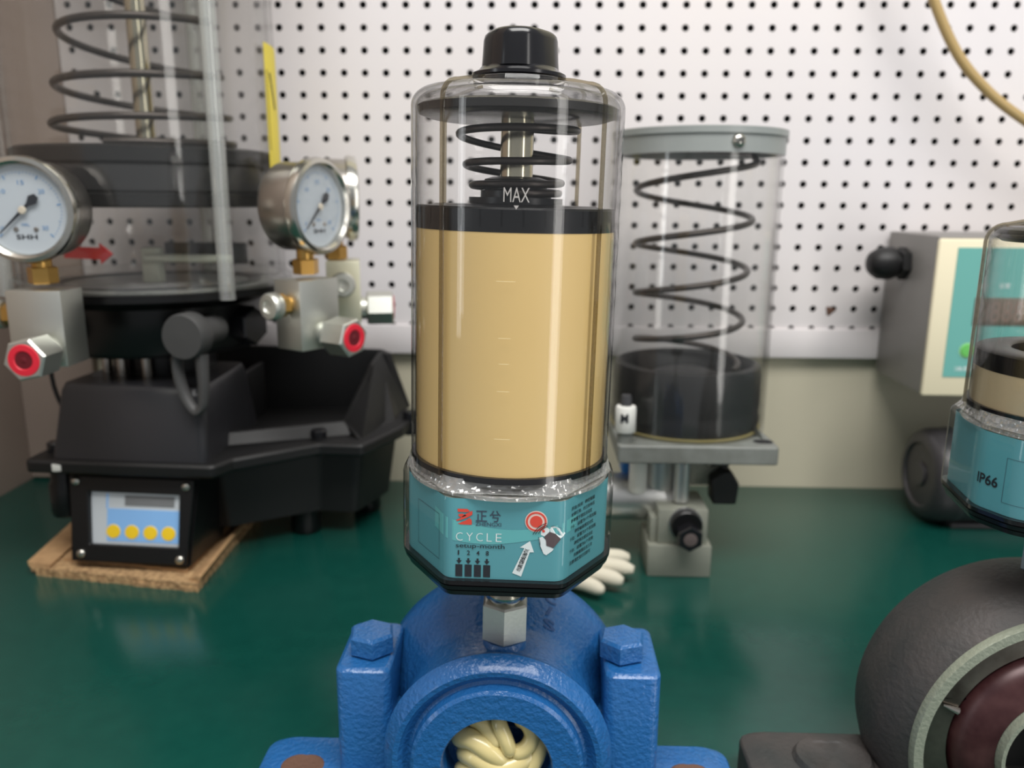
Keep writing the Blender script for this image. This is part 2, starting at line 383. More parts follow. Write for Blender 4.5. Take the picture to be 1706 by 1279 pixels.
def lubricator(name, label, loc, rot, htube, plunger_z, full=True, neck=0.059):
    """htube: shoulder height over the base; plunger_z: underside of the follower plate over the base of the tube"""
    t = thing(name, label, 'lubricator', loc, rot)
    dz = neck-0.059
    D = T(0, 0, dz)
    zt = 0.118           # tube foot
    zs = zt+htube        # shoulder top
    # fitting
    hexnut(B(), 0.0146, 0.0, 0.0235, None, PI/6).obj('hex_nut', M_zinc, t, smooth=20)
    b = B(); b.lathe([(0.0095, 0.0235), (0.0118, 0.026), (0.0122, 0.029), (0.0098, 0.0300), (0.0098, 0.0310), (0.0115, 0.0325), (0.0122, 0.0335), (0.0122, max(0.0340, 0.0585+dz))], 32)
    b.obj('fitting_neck', M_steel, t)
    # black foot of the base, stepped
    outer = rpoly(HEXP, HEXR, 6)
    b = B(); rings = []
    for z, k in ((0.0585, 0.006), (0.0595, 0.0032), (0.0622, 0.0022), (0.0624, 0.0032), (0.063, 0.0032), (0.0632, 0.0012), (0.0655, 0.0006), (0.0657, 0.0016), (0.0662, 0.0016), (0.0664, 0.0002), (0.0688, 0.0)):
        rings.append([(x, y, z) for x, y in off(outer, k)])
    b.loft(rings, D).obj('base_rim', M_blackg, t, smooth=25)
    # inner base body and the label round it
    b = B(); b.prism(off(outer, 0.0045), 0.0687, 0.1115, D).obj('base_body', M_bodypale, t)
    lab_out = off(outer, 0.0030); A = Around(lab_out)
    n = len(lab_out)
    b = B(); V = [(x, y, z) for z in (0.0690, 0.1125) for x, y in lab_out]
    b._add(V, [(k, (k+1) % n, n+(k+1) % n, n+k) for k in range(n)], D)
    lab = b.obj('label', M_teal, t)
    V0 = 0.0690+dz
    def mp(o_):
        def f(u, v):
            p, nn = A.at(u/1000); q = p+nn*o_; return (q.x, q.y, V0+v/1000)
        return f
    mu = mp(0.0003); mu2 = mp(0.0005); mu3 = mp(0.0007)
    # drawing units below: millimetres, u from the middle of the front face, v from the foot of the label
    X = lambda px: (px-846.5)*0.307
    Y = lambda py: (966-py)*0.318
    def seq(pts): return [(X(a), Y(c)) for a, c in pts]
    if full:
        b = B()
        # pale swoosh, cut into short strips so that it follows the faces
        us = [-42+4*k for k in range(22)]
        lo = lambda u: 22.5-3.2*math.cos((u+10)/16); hi = lambda u: 31.5-4.0*math.sin((u+24)/17)
        for a, c in zip(us, us[1:]): b._add([mp(0.00015)(a, lo(a)), mp(0.00015)(c, lo(c)), mp(0.00015)(c, hi(c)), mp(0.00015)(a, hi(a))], [(0, 1, 2, 3)])
        b.obj('label_swoosh', M_tealb, lab, smooth=0)
        C2 = lambda pts: seq([(680+a/5.815, 780+c/5.815) for a, c in pts])
        b = B()
        shape(b, C2([(512, 386), (606, 386), (634, 408), (598, 418), (516, 416)]), mu)
        shape(b, C2([(655, 402), (654, 440), (622, 462), (596, 474), (560, 490), (508, 508), (500, 498), (540, 476), (572, 450), (600, 430)]), mu)
        shape(b, C2([(520, 440), (560, 432), (600, 450), (560, 468), (525, 462)]), mu)
        shape(b, C2([(628, 472), (650, 496), (651, 540), (545, 540), (515, 532), (590, 500)]), mu)
        b.obj('logo_mark', M_inkr, lab, smooth=0)
        b = B(); text(b, '正', (X(798.5), Y(867), X(817), Y(848.5)), mu, bold=0.01); text(b, '兮', (X(821), Y(867), X(839.5), Y(848)), mu, bold=0.01)
        text(b, 'ZHENGXI', (X(798), Y(874.5), X(840.5), Y(868)), mu); b.obj('lettering', M_inkb, lab, smooth=0)
        b = B()
        for ch, a, c in (('C', 766, 777), ('Y', 783, 794), ('C', 799.5, 810.5), ('L', 817, 825.5), ('E', 832, 841.5)): text(b, ch, (X(a), Y(900.5), X(c), Y(886.5)), mu, bold=-0.012)
        b.obj('lettering', M_inkw, lab, smooth=0)
        b = B(); text(b, 'setup-month', (X(766), Y(914.5), X(847), Y(904.5)), mu2, bold=0.004)
        for ch, a in zip('1248', (770.5, 787, 803, 818.5)):
            wd = 2.2 if ch == '1' else 5
            text(b, ch, (X(a-wd/2), Y(925), X(a+wd/2), Y(917)), mu, bold=0.01)
        b.obj('lettering', M_ink, lab, smooth=0)
        for a in (771.5, 787, 802.5, 818):
            b = B(); shape(b, seq([(a, 940.5), (a-4.5, 934.5), (a-1.6, 934.5), (a-1.6, 930.5), (a+1.6, 930.5), (a+1.6, 934.5), (a+4.5, 934.5)]), mu); b.obj('arrow_mark', M_ink, lab, smooth=0)
            b = B(); shape(b, seq([(a-5.8, 941.5), (a+5.8, 941.5), (a+5.8, 962.5), (a-5.8, 962.5)]), mu); b.obj('month_bar', M_ink, lab, smooth=0)
        # red target
        tu, tv = X(898), Y(863.5)
        b = B(); shape(b, [(tu+x, tv+y) for x, y in circ(5.7, 36)], mu); b.obj('target_disc', M_inkp, lab, smooth=0)
        b = B(); annulus(b, tu, tv, 4.3, 5.2, mu2); b.obj('target_ring', M_inkr, lab, smooth=0)
        b = B(); shape(b, [(tu+x, tv+y) for x, y in circ(3.15, 32)], mu2); b.obj('target_dot', M_inkr, lab, smooth=0)
        # gloved hand holding a dark magnet: flat print
        H = lambda pts: seq([(860+a/7.105, 800+c/7.105) for a, c in pts])
        b = B()
        shape(b, H([(330, 560), (390, 512), (430, 540), (428, 580), (370, 628), (330, 610)]), mu)
        shape(b, H([(432, 540), (445, 510), (480, 500), (520, 512), (630, 600), (590, 640), (560, 650), (500, 600), (440, 575)]), mu)
        shape(b, H([(305, 650), (345, 632), (390, 670), (402, 735), (486, 775), (470, 800), (400, 856), (370, 840), (330, 760)]), mu)
        b.obj('glove_print', M_inkw, lab, smooth=0)
        b = B(); shape(b, H([(430, 568), (500, 590), (565, 660), (480, 762), (398, 738), (392, 672), (366, 632)]), mu2); b.obj('magnet_print', M_inkg, lab, smooth=0)
        b = B(); shape(b, H([(340, 545), (372, 548), (375, 575), (348, 580)]), mu2); b.obj('red_tip_print', M_inkr, lab, smooth=0)
        b = B()
        for k, (a0, c0, a1, c1) in enumerate(((232, 605, 390, 460), (262, 600, 400, 485), (298, 595, 405, 505))):
            P = [(a0+(a1-a0)*i/6-14*math.sin(PI*i/6), c0+(c1-c0)*i/6-20*math.sin(PI*i/6)) for i in range(7)]
            b._add([mu3(*H([(x, y)])[0]) for x, y in P]+[mu3(*H([(x+5, y+6)])[0]) for x, y in P], [(i, i+1, 8+i, 7+i) for i in range(6)])
        for ln in ([(300, 630), (318, 690), (320, 740), (348, 800)], [(440, 505), (480, 490), (540, 510), (575, 540)]):
            b._add([mu3(*H([(x, y)])[0]) for x, y in ln]+[mu3(*H([(x+7, y+3)])[0]) for x, y in ln], [(i, i+1, len(ln)+i+1, len(ln)+i) for i in range(len(ln)-1)])
        b.obj('motion_lines', M_ink, lab, smooth=0)
        # white arrow with five characters
        b = B(); shape(b, H([(205, 690), (255, 825), (205, 828), (112, 1130), (5, 1090), (140, 780), (88, 772)]), mu); b.obj('arrow_print', M_inkw, lab, smooth=0)
        b = B(); ang = math.radians(66)
        for k, ch in enumerate('感应激活点'):
            cu = X(860+(88+k*17.5)/7.105); cv = Y(800+(1020-k*49)/7.105)
            text(b, ch, (cu-2.0, cv-1.15, cu+2.0, cv+1.15), mu2, rot=ang)
        b.obj('lettering', M_ink, lab, smooth=0)
        # block of instructions on the face to the right
        b = B(); rows = ['开启/关闭：磁铁触碰', '全部灯亮，约三秒钟后', '拆磁置于感应点设定', '例1：设置为1个月加脂', '磁铁触碰感应点位', '例2：设置为3个月加脂', '磁铁两次感应点位', '例3：设置为6个月用', '先触碰感应点三次', '注意请放至灯闪即可']
        for k, s_ in enumerate(rows):
            v = 37.2-k*3.35; ind = 4.2 if k in (4, 6, 8) else 0
            u0 = 36.4+ind; text(b, s_, (u0, v-1.1, u0+2.55*len(s_)*0.95, v+1.1), mu, bold=0.012)
        b.obj('lettering', M_ink, lab, smooth=0)
    # sticker outline and the IP66 mark further round on the left
    b = B()
    def line(u0, v0, u1, v1, wd=0.22):
        k = max(1, int(abs(u1-u0)/2)); du, dv = u1-u0, v1-v0; l = math.hypot(du, dv); nx, ny = -dv/l*wd/2, du/l*wd/2
        V = []; 
        for i in range(k+1):
            u = u0+du*i/k; v = v0+dv*i/k; V += [mu(u-nx, v-ny), mu(u+nx, v+ny)]
        b._add(V, [(2*i, 2*i+2, 2*i+3, 2*i+1) for i in range(k)])
    ua, ub = (-37, -62) if full else (-40, -83)
    for q in ((ua, 7, ua, 32), (ua, 32, ub, 32), (ub, 32, ub, 7), (ub, 7, ua, 7)): line(*q)
    b.obj('sticker_outline', M_inkb, lab, smooth=0)
    b = B(); text(b, 'IP66', (-99.5, 13.5, -86.5, 19.6), mu, bold=0.02); b.obj('lettering', M_ink, lab, smooth=0)
    # clear cover over the label, rising to the collar round the tube
    b = B(); rings = []
    for z, k in ((0.0689, 0.0), (0.112, 0.0), (0.1145, 0.0006), (0.1160, 0.002)):
        rings.append([(x, y, z) for x, y in off(outer, k)])
    b.loft(rings, D, cap=False).obj('clear_cover', M_clear, t)
    # collar: clear stepped ring with lugs
    R = 0.0545
    b = B(); n = len(outer)
    r0 = [(x, y, 0.1160) for x, y in off(outer, 0.002)]
    r1 = [(x*(0.0556/math.hypot(x, y)), y*(0.0556/math.hypot(x, y)), 0.1195) for x, y in outer]
    r2 = [(x*(0.0550/math.hypot(x, y)), y*(0.0550/math.hypot(x, y)), 0.1225) for x, y in outer]
    b.loft([r0, r1, r2], D, cap=False).obj('clear_collar', M_clearring, t)
    b = B(); b.ring([(0.0520, 0.1128), (0.0552, 0.1128), (0.0552, 0.1146), (0.0520, 0.1146)], 64, D); b.obj('collar_ring', M_clearring, t)
    for k in range(12):
        a = 2*PI*k/12+0.1; p, nn = A.at((k+0.5)/12*A.L[-1])
        M = D @ T(p.x-nn.x*0.003, p.y-nn.y*0.003, 0.1130) @ RZ(math.atan2(nn.y, nn.x))
        B().box(-0.003, 0.001, -0.003, 0.003, 0, 0.0028, M, bev=0.0004).obj('collar_lug', M_clearring, t)
    # black seal ring
    b = B(); b.ring([(0.048, 0.1212), (0.0541, 0.1212), (0.0541, 0.1243), (0.048, 0.1243)], 64, D); b.obj('seal_ring', M_blackg, t)
    # grease
    zp = zt+plunger_z
    b = B(); b.lathe([(0.0, 0.1225), (0.0519, 0.1225), (0.0519, zp+0.0002), (0.0, zp+0.0002)], 64, D, caps=False); b.obj('grease_fill', M_grease if full else M_grease2, t)
    # follower plate
    if full:
        b = B(); b.lathe([(0.0, zp), (0.0521, zp), (0.0523, zp+0.003), (0.0523, zp+0.0105), (0.0514, zp+0.0115), (0.044, zp+0.0117), (0.042, zp+0.0125), (0.026, zp+0.0122), (0.0245, zp+0.0130), (0.0245, zp+0.0160), (0.0, zp+0.0160)], 64, D, caps=False)
        fp = b.obj('follower_plate', M_black, t)
        b = B(); b.lathe([(0.0185, zp+0.0160), (0.0185, zp+0.0195), (0.0160, zp+0.0202), (0.0160, zp+0.0212), (0.0175, zp+0.0220), (0.0165, zp+0.0252), (0.012, zp+0.0265), (0.012, zp+0.025), (0.0, zp+0.025)], 40, D); b.obj('follower_hub', M_black, fp)
        zc = zs-0.0150
        b = B(); b.lathe([(0.0085, zp+0.025), (0.0085, zc-0.002)], 32, D); b.obj('guide_rod', M_rod, t)
        P = helix(0, 0, [(0, zp+0.0182, 0.0222), (1, zp+0.0225, 0.0230), (2, zp+0.0335, 0.0268), (3, zp+0.0490, 0.0304), (3.5, zc-0.0035, 0.0315)], -PI/2, 1, 36, 0.75)
        b = B(); b.tube(P, 0.0019, 10, D); b.obj('spring', M_spring, t)
        b = B(); b.lathe([(0.0, zc-0.002), (0.046, zc-0.002), (0.0505, zc-0.0005), (0.0515, zc+0.0030), (0.050, zc+0.0040), (0.020, zc+0.0048), (0.0, zc+0.0048)], 64, D, caps=False); b.obj('spring_plate', mat('smoky_plate', (58, 56, 54), 0.25), t)
    else:
        b = B(); b.lathe([(0.0, zp), (0.0521, zp), (0.0523, zp+0.003), (0.0523, zp+0.0095), (0.051, zp+0.0105), (0.036, zp+0.0112), (0.034, zp+0.0100), (0.033, zp+0.004), (0.0, zp+0.003)], 64, D, caps=False)
        b.obj('follower_plate', M_black, t)
        zc = zs-0.008
        b = B(); b.lathe([(0.020, zc-0.004), (0.046, zc-0.004), (0.050, zc-0.0015), (0.0505, zc+0.0025), (0.046, zc+0.0045), (0.020, zc+0.006)], 64, D); b.obj('spring_plate', M_black, t)
    # clear tube: outer and inner wall with a rounded shoulder
    k = 10; prof = [(R, zt+0.0005), (R, zs-0.012)]
    prof += [(R-0.010+0.010*math.cos(PI/2*i/k), zs-0.012+0.009*math.sin(PI/2*i/k)) for i in range(1, k+1)]
    prof += [(0.036, zs-0.0012), (0.0255, zs+0.0002), (0.0245, zs+0.002), (0.0235, zs+0.002)]
    ins = [(0.0225, zs-0.002), (0.036, zs-0.0036), (R-0.011, zs-0.0054)]
    ins += [(R-0.0105+0.0083*math.cos(PI/2*(k-i)/k), zs-0.0126+0.0072*math.sin(PI/2*(k-i)/k)) for i in range(1, k+1)]
    ins += [(R-0.0022, zs-0.014), (R-0.0022, zt+0.0005)]
    b = B(); b.ring(prof+ins, 96, D); tb = b.obj('clear_tube', M_clear, t)
    for a in (-128, -41, 52, 139):
        ca = math.radians(a); path = [(R+0.0004, zt+0.004), (R+0.0004, zs-0.012)]+[(R-0.0096+0.010*math.cos(PI/2*i/6), zs-0.012+0.0093*math.sin(PI/2*i/6)) for i in range(1, 7)]+[(0.036, zs-0.0008), (0.026, zs+0.0006)]
        b = B()
        rings = []
        for i, (r, z) in enumerate(path):
            q0 = Vector((path[max(i-1, 0)])); q1 = Vector(path[min(i+1, len(path)-1)]); d = (q1-q0).normalized(); nr = Vector((d.y, -d.x))
            hw = 0.00105*(1 if r > 0.05 else max(0.5, r/0.05)); ring = []
            for du, dn in ((-hw, -0.0004), (hw, -0.0004), (hw*0.7, 0.0011), (-hw*0.7, 0.0011)):
                rr = r+nr.x*dn; zz = z+nr.y*dn; ring.append((rr*math.cos(ca)-du*math.sin(ca), rr*math.sin(ca)+du*math.cos(ca), zz))
            rings.append(ring)
        b.loft(rings, D).obj('tube_rib', M_clearrib, tb)
    def onto(u, v): a = -PI/2+u/1000/R+0.03; return ((R+0.0002)*math.cos(a), (R+0.0002)*math.sin(a), v/1000+dz)
    if full:
        for v, l in ((222, 9), (195, 6), (182.5, 5), (169, 6), (145, 8)):
            b = B(); V = []
            for i in range(5): V += [onto(-l/2-4+l*i/4, v), onto(-l/2-4+l*i/4, v+0.24)]
            b._add(V, [(2*i, 2*i+2, 2*i+3, 2*i+1) for i in range(4)]).obj('scale_mark', mat_tick, tb, smooth=0)
        b = B(); text(b, 'MAX', (-6, 258.5, 6, 265), onto, bold=-0.004); shape(b, [(-1.2, 257), (0, 255.2), (1.2, 257)], onto); b.obj('lettering', mat_emb, tb, smooth=0)
    # black cap
    if full:
        b = B(); b.lathe([(0.0, zs+0.0022), (0.0215, zs+0.0022), (0.0238, zs+0.003), (0.0238, zs+0.0045), (0.0205, zs+0.0062), (0.0195, zs+0.0075), (0.0, zs+0.0075)], 48, D, caps=False); cp = b.obj('cap', M_blackg, t)
        z0 = zs+0.0070; H = 0.0180
        def lobes(a, z): return 1.05-0.15*max(0, math.cos(1.5*(((a+0.62+PI/3) % (2*PI/3))-PI/3)*1.25))**1.5
        prof = [(0.0196, z0), (0.0192, z0+0.004), (0.0186, z0+H-0.004), (0.0180, z0+H-0.0018), (0.0165, z0+H-0.0004), (0.0145, z0+H), (0.0, z0+H+0.0012)]
        b = B(); b.lathe(prof, 72, D, mod=lobes, caps=False); b.obj('cap_grip', M_blackg, cp)
    return t
mat_tick = mat('pale_tick', (240, 220, 170), 0.4)
mat_emb = mat('embossed_grey', (176, 172, 168), 0.4)
lubricator('grease_lubricator', 'tall clear grease lubricator with black cap standing on the blue bearing housing', (-0.0155, 0.435, 0.1146), (0, math.radians(1.1), 0), 0.1985, 0.1265, neck=0.0510)
lubricator('grease_lubricator', 'short clear lubricator with IP66 teal label on the dark bearing housing', (0.3045, 0.452, 0.1540), (0, 0, math.radians(25)), 0.1085, 0.0265, full=False, neck=0.0360)

# ------------------------------------------------------------------ blue bearing housing
def blue_housing():
    CX = -0.0185; CZ = 0.050
    t = thing('bearing_housing', 'blue painted bearing housing under the tall lubricator, grease in its bore', 'bearing housing', (CX, 0.455, 0))
    M = T(0, 0, CZ) @ RX(-PI/2)     # lathe z -> +y
    y = lambda Y: Y-0.455
    def dome(a, z):
        return 1.0
    prof = [(0.0, y(0.432)), (0.0312, y(0.432)), (0.0312, y(0.402)), (0.0322, y(0.4005)), (0.0475, y(0.4005)), (0.0495, y(0.4020)), (0.0502, y(0.4075)), (0.0520, y(0.4085)), (0.0545, y(0.4070)), (0.0570, y(0.4035)), (0.0600, y(0.4030)), (0.0645, y(0.4070)),
            (0.0665, y(0.4120)), (0.0650, y(0.4160)), (0.0612, y(0.4190)), (0.0605, y(0.4460)), (0.0640, y(0.4530)), (0.0735, y(0.470)), (0.0785, y(0.482)), (0.0795, y(0.490)), (0.076, y(0.498)), (0.045, y(0.503)), (0.0, y(0.503))]
    b = B(); V = []; F = []
    # dome: upper part of the lathe, cut flat at the foot
    b.lathe(prof, 96, M, caps=False)
    for v in b.bm.verts:
        if v.co.z < 0.004: v.co.z = 0.004
    b.obj('housing_body', M_blue, t, smooth=35)
    # low block between the bolt bosses
    B().box(-0.090, 0.0885, y(0.4265), y(0.480), 0.0, 0.060, bev=0.004).obj('lower_body', M_blue, t)
    for sx, bx in ((-1, -0.0805), (1, 0.0790)):
        b = B(); pts = rpoly([(bx-0.0165, y(0.424)), (bx+0.0165, y(0.424)), (bx+0.0165, y(0.482)), (bx-0.0165, y(0.482))], 0.007, 5)
        b.prism(pts, 0.0, 0.0960, ch=0.0025); bo = b.obj('bolt_boss', M_blue, t, bevel=0.002)
        b = B(); hexnut(b, 0.0145, 0.0960, 0.1095, T(bx+(0.002 if sx < 0 else -0.005), y(0.447), 0), 0.35*sx, ch=0.0018); b.obj('bolt', M_blue, bo, smooth=30)
    b = B(); pts = rpoly([(-0.149, y(0.410)), (0.144, y(0.410)), (0.144, y(0.460)), (-0.149, y(0.460))], 0.012, 5)
    b.prism(pts, 0.0, 0.0255, ch=0.003); fl = b.obj('foot_flange', M_blue, t, bevel=0.003)
    for bx in (-0.121, 0.117):
        b = B(); b.lathe([(0.0, 0.0258), (0.0070, 0.0258), (0.0085, 0.0263), (0.0098, 0.0255)], 24, T(bx, y(0.431), 0), mod=lambda a, z: 1+0.35*abs(math.cos(a)), caps=False); b.obj('slot_hole', M_rust, fl)
    # nipple seat under the lubricator
    b = B(); b.lathe([(0.0135, 0.104), (0.0125, 0.1125), (0.0115, 0.1138), (0.0, 0.1140)], 32, T(0.003, y(0.435), 0)); b.obj('nipple_seat', M_blue, t)
    b = B(); mpf = lambda u, v: (u/1000, y(0.4405)+v/1000*0.93, 0.0)
    # raised characters cast into the dome
    def cast(u, v):
        px = 0.0315+u; yy = y(0.454)+v; Y_ = yy+0.455
        r = 0.0640+(Y_-0.453)*0.56
        if Y_ > 0.470: r = 0.0735+(Y_-0.47)*0.42
        return (px, yy, CZ+math.sqrt(max(r*r-px*px, 1e-5))+0.0006)
    text(b, 'S', (-0.005, 0.0, 0.002, 0.006), cast, bold=0.03); text(b, '/', (-0.004, 0.008, 0.001, 0.014), cast, bold=0.03); text(b, 'C', (-0.004, 0.016, 0.003, 0.022), cast, bold=0.03)
    b.obj('cast_lettering', mat('cast_blue', (34, 76, 130), 0.4), t)
    for (cx, cy, cz, r) in ((-0.0285, 0.4040, 0.0855, 0.0035), (0.0512, 0.4110, 0.0800, 0.003)):
        b = B(); b.lathe([(0.0, 0.0006), (r*0.6, 0.0005), (r, 0)], 14, T(cx, y(cy)-0.0005, cz) @ TOFRONT @ RX(-0.5), mod=lambda a, z: 1+0.4*math.sin(2*a)+0.2*math.sin(5*a)); b.obj('paint_chip', M_rust, t)
    return t
blue_housing()
# grease squeezed out in the bore
b = B(); rnd = random.Random(5); CXg = -0.0185; CZg = 0.050
def worm(P, r):
    # smooth the path
    Q = []
    P = [Vector(p) for p in P]
    for i in range(len(P)-1):
        p0 = P[max(i-1, 0)]; p1 = P[i]; p2 = P[i+1]; p3 = P[min(i+2, len(P)-1)]
        for k in range(6):
            u = k/6; Q.append(0.5*((2*p1)+(-p0+p2)*u+(2*p0-5*p1+4*p2-p3)*u*u+(-p0+3*p1-3*p2+p3)*u**3))
    Q.append(P[-1]); n = len(Q)
    b.tube(Q, [r*(0.35+0.65*min(1, (min(i, n-1-i)+0.6)/3)) for i in range(n)], 12)
W_ = lambda u, d, v: (CXg+u, 0.420-d, CZg+v)
worm([W_(-0.026, 0.002, 0.008), W_(-0.015, 0.008, 0.011), W_(-0.004, 0.012, 0.006), W_(0.006, 0.010, -0.002)], 0.0062)
worm([W_(0.0, 0.000, 0.026), W_(0.001, 0.008, 0.022), W_(0.005, 0.012, 0.014), W_(0.008, 0.012, 0.004)], 0.0046)
worm([W_(0.010, 0.002, 0.022), W_(0.017, 0.006, 0.021), W_(0.020, 0.008, 0.014), W_(0.016, 0.010, 0.007), W_(0.008, 0.011, 0.004)], 0.0048)
worm([W_(-0.018, 0.0, 0.020), W_(-0.010, 0.004, 0.020), W_(-0.003, 0.008, 0.014), W_(0.002, 0.011, 0.009)], 0.0050)
worm([W_(-0.022, 0.001, -0.002), W_(-0.012, 0.010, 0.001), W_(0.0, 0.013, -0.004), W_(0.012, 0.010, -0.002), W_(0.024, 0.002, 0.004)], 0.0066)
worm([W_(0.024, 0.0, 0.012), W_(0.024, 0.006, 0.006), W_(0.020, 0.009, -0.004), W_(0.010, 0.010, -0.012)], 0.0055)
worm([W_(-0.024, 0.003, -0.012), W_(-0.010, 0.010, -0.010), W_(0.004, 0.012, -0.014), W_(0.018, 0.006, -0.016)], 0.0068)
tag(b.obj('grease', M_coil), 'cream yellow grease coiled in the bore of the blue housing', 'grease', kind='stuff')

# ------------------------------------------------------------------ dark bearing housing
def dark_housing():
    CX, CZ, CY = 0.305, 0.058, 0.452
    t = thing('bearing_housing', 'dark grey cast iron bearing housing with worn pale rim and red ring', 'bearing housing', (CX, CY, 0))
    M = T(0, 0, CZ) @ RX(-PI/2); y = lambda Y: Y-CY
    b = B(); b.lathe([(0.060, y(0.45)), (0.0765, y(0.448)), (0.0800, y(0.423)), (0.0815, y(0.420)), (0.087, y(0.426)), (0.0935, y(0.436)), (0.0955, y(0.448)), (0.0955, y(0.466)), (0.092, y(0.480)), (0.080, y(0.486)), (0.060, y(0.486))], 96, M, caps=False)
    for v in b.bm.verts:
        if v.co.z < 0.002: v.co.z = 0.002
    b.obj('housing_body', M_cast, t)
    b = B(); b.ring([(0.0755, y(0.421)), (0.0765, y(0.4175)), (0.0820, y(0.4175)), (0.0835, y(0.421)), (0.0810, y(0.430)), (0.0755, y(0.430))], 96, M)
    for v in b.bm.verts:
        if v.co.z < 0.002: v.co.z = 0.002
    b.obj('worn_rim', M_castl, t)
    b = B(); b.ring([(0.058, y(0.430)), (0.060, y(0.4255)), (0.0735, y(0.4275)), (0.0755, y(0.432)), (0.0755, y(0.446)), (0.058, y(0.446))], 96, M)
    for v in b.bm.verts:
        if v.co.z < 0.002: v.co.z = 0.002
    o = b.obj('outer_race', M_race, t)
    b = B(); b.ring([(0.0725, y(0.4275)), (0.0750, y(0.4262)), (0.0757, y(0.429)), (0.0725, y(0.430))], 96, M)
    for v in b.bm.verts:
        if v.co.z < 0.085: v.co.z = 0.085
    b.obj('rust_line', M_orange, o)
    b = B(); b.ring([(0.0365, y(0.418)), (0.0385, y(0.4135)), (0.050, y(0.4165)), (0.0565, y(0.421)), (0.0585, y(0.428)), (0.0585, y(0.446)), (0.0365, y(0.446))], 96, M)
    for v in b.bm.verts:
        if v.co.z < 0.002: v.co.z = 0.002
    b.obj('red_ring', M_redrace, t)
    b = B(); b.ring([(0.0335, y(0.412)), (0.0350, y(0.4085)), (0.0372, y(0.4085)), (0.0380, y(0.412)), (0.0380, y(0.455)), (0.0335, y(0.455))], 72, M)
    b.obj('inner_race', M_castl, t)
    b = B(); b.lathe([(0.0, y(0.447)), (0.0338, y(0.447)), (0.0338, y(0.450)), (0.0, y(0.450))], 48, M); b.obj('bore_back', M_dark, t)
    b = B(); a = math.radians(160); b.tube([(0.060*math.cos(a), y(0.424), CZ+0.060*math.sin(a)), (0.069*math.cos(a), y(0.425), CZ+0.069*math.sin(a))], [0.0022, 0.0006], 8); b.obj('set_screw', M_steelb, t)
    b = B(); pts = rpoly([(-0.168, y(0.420)), (0.168, y(0.420)), (0.168, y(0.476)), (-0.168, y(0.476))], 0.010, 4)
    b.prism(pts, 0.0, 0.026, ch=0.003); f = b.obj('foot', M_cast, t, bevel=0.002)
    for bx in (-0.115, 0.115):
        b = B(); b.lathe([(0.0, 0.0285), (0.012, 0.0285), (0.013, 0.0295), (0.016, 0.0295), (0.018, 0.0255)], 28, T(bx, y(0.448), 0), mod=lambda a, z: 1+0.4*abs(math.cos(a)), caps=False); b.obj('slot_hole', M_cast, f)
dark_housing()

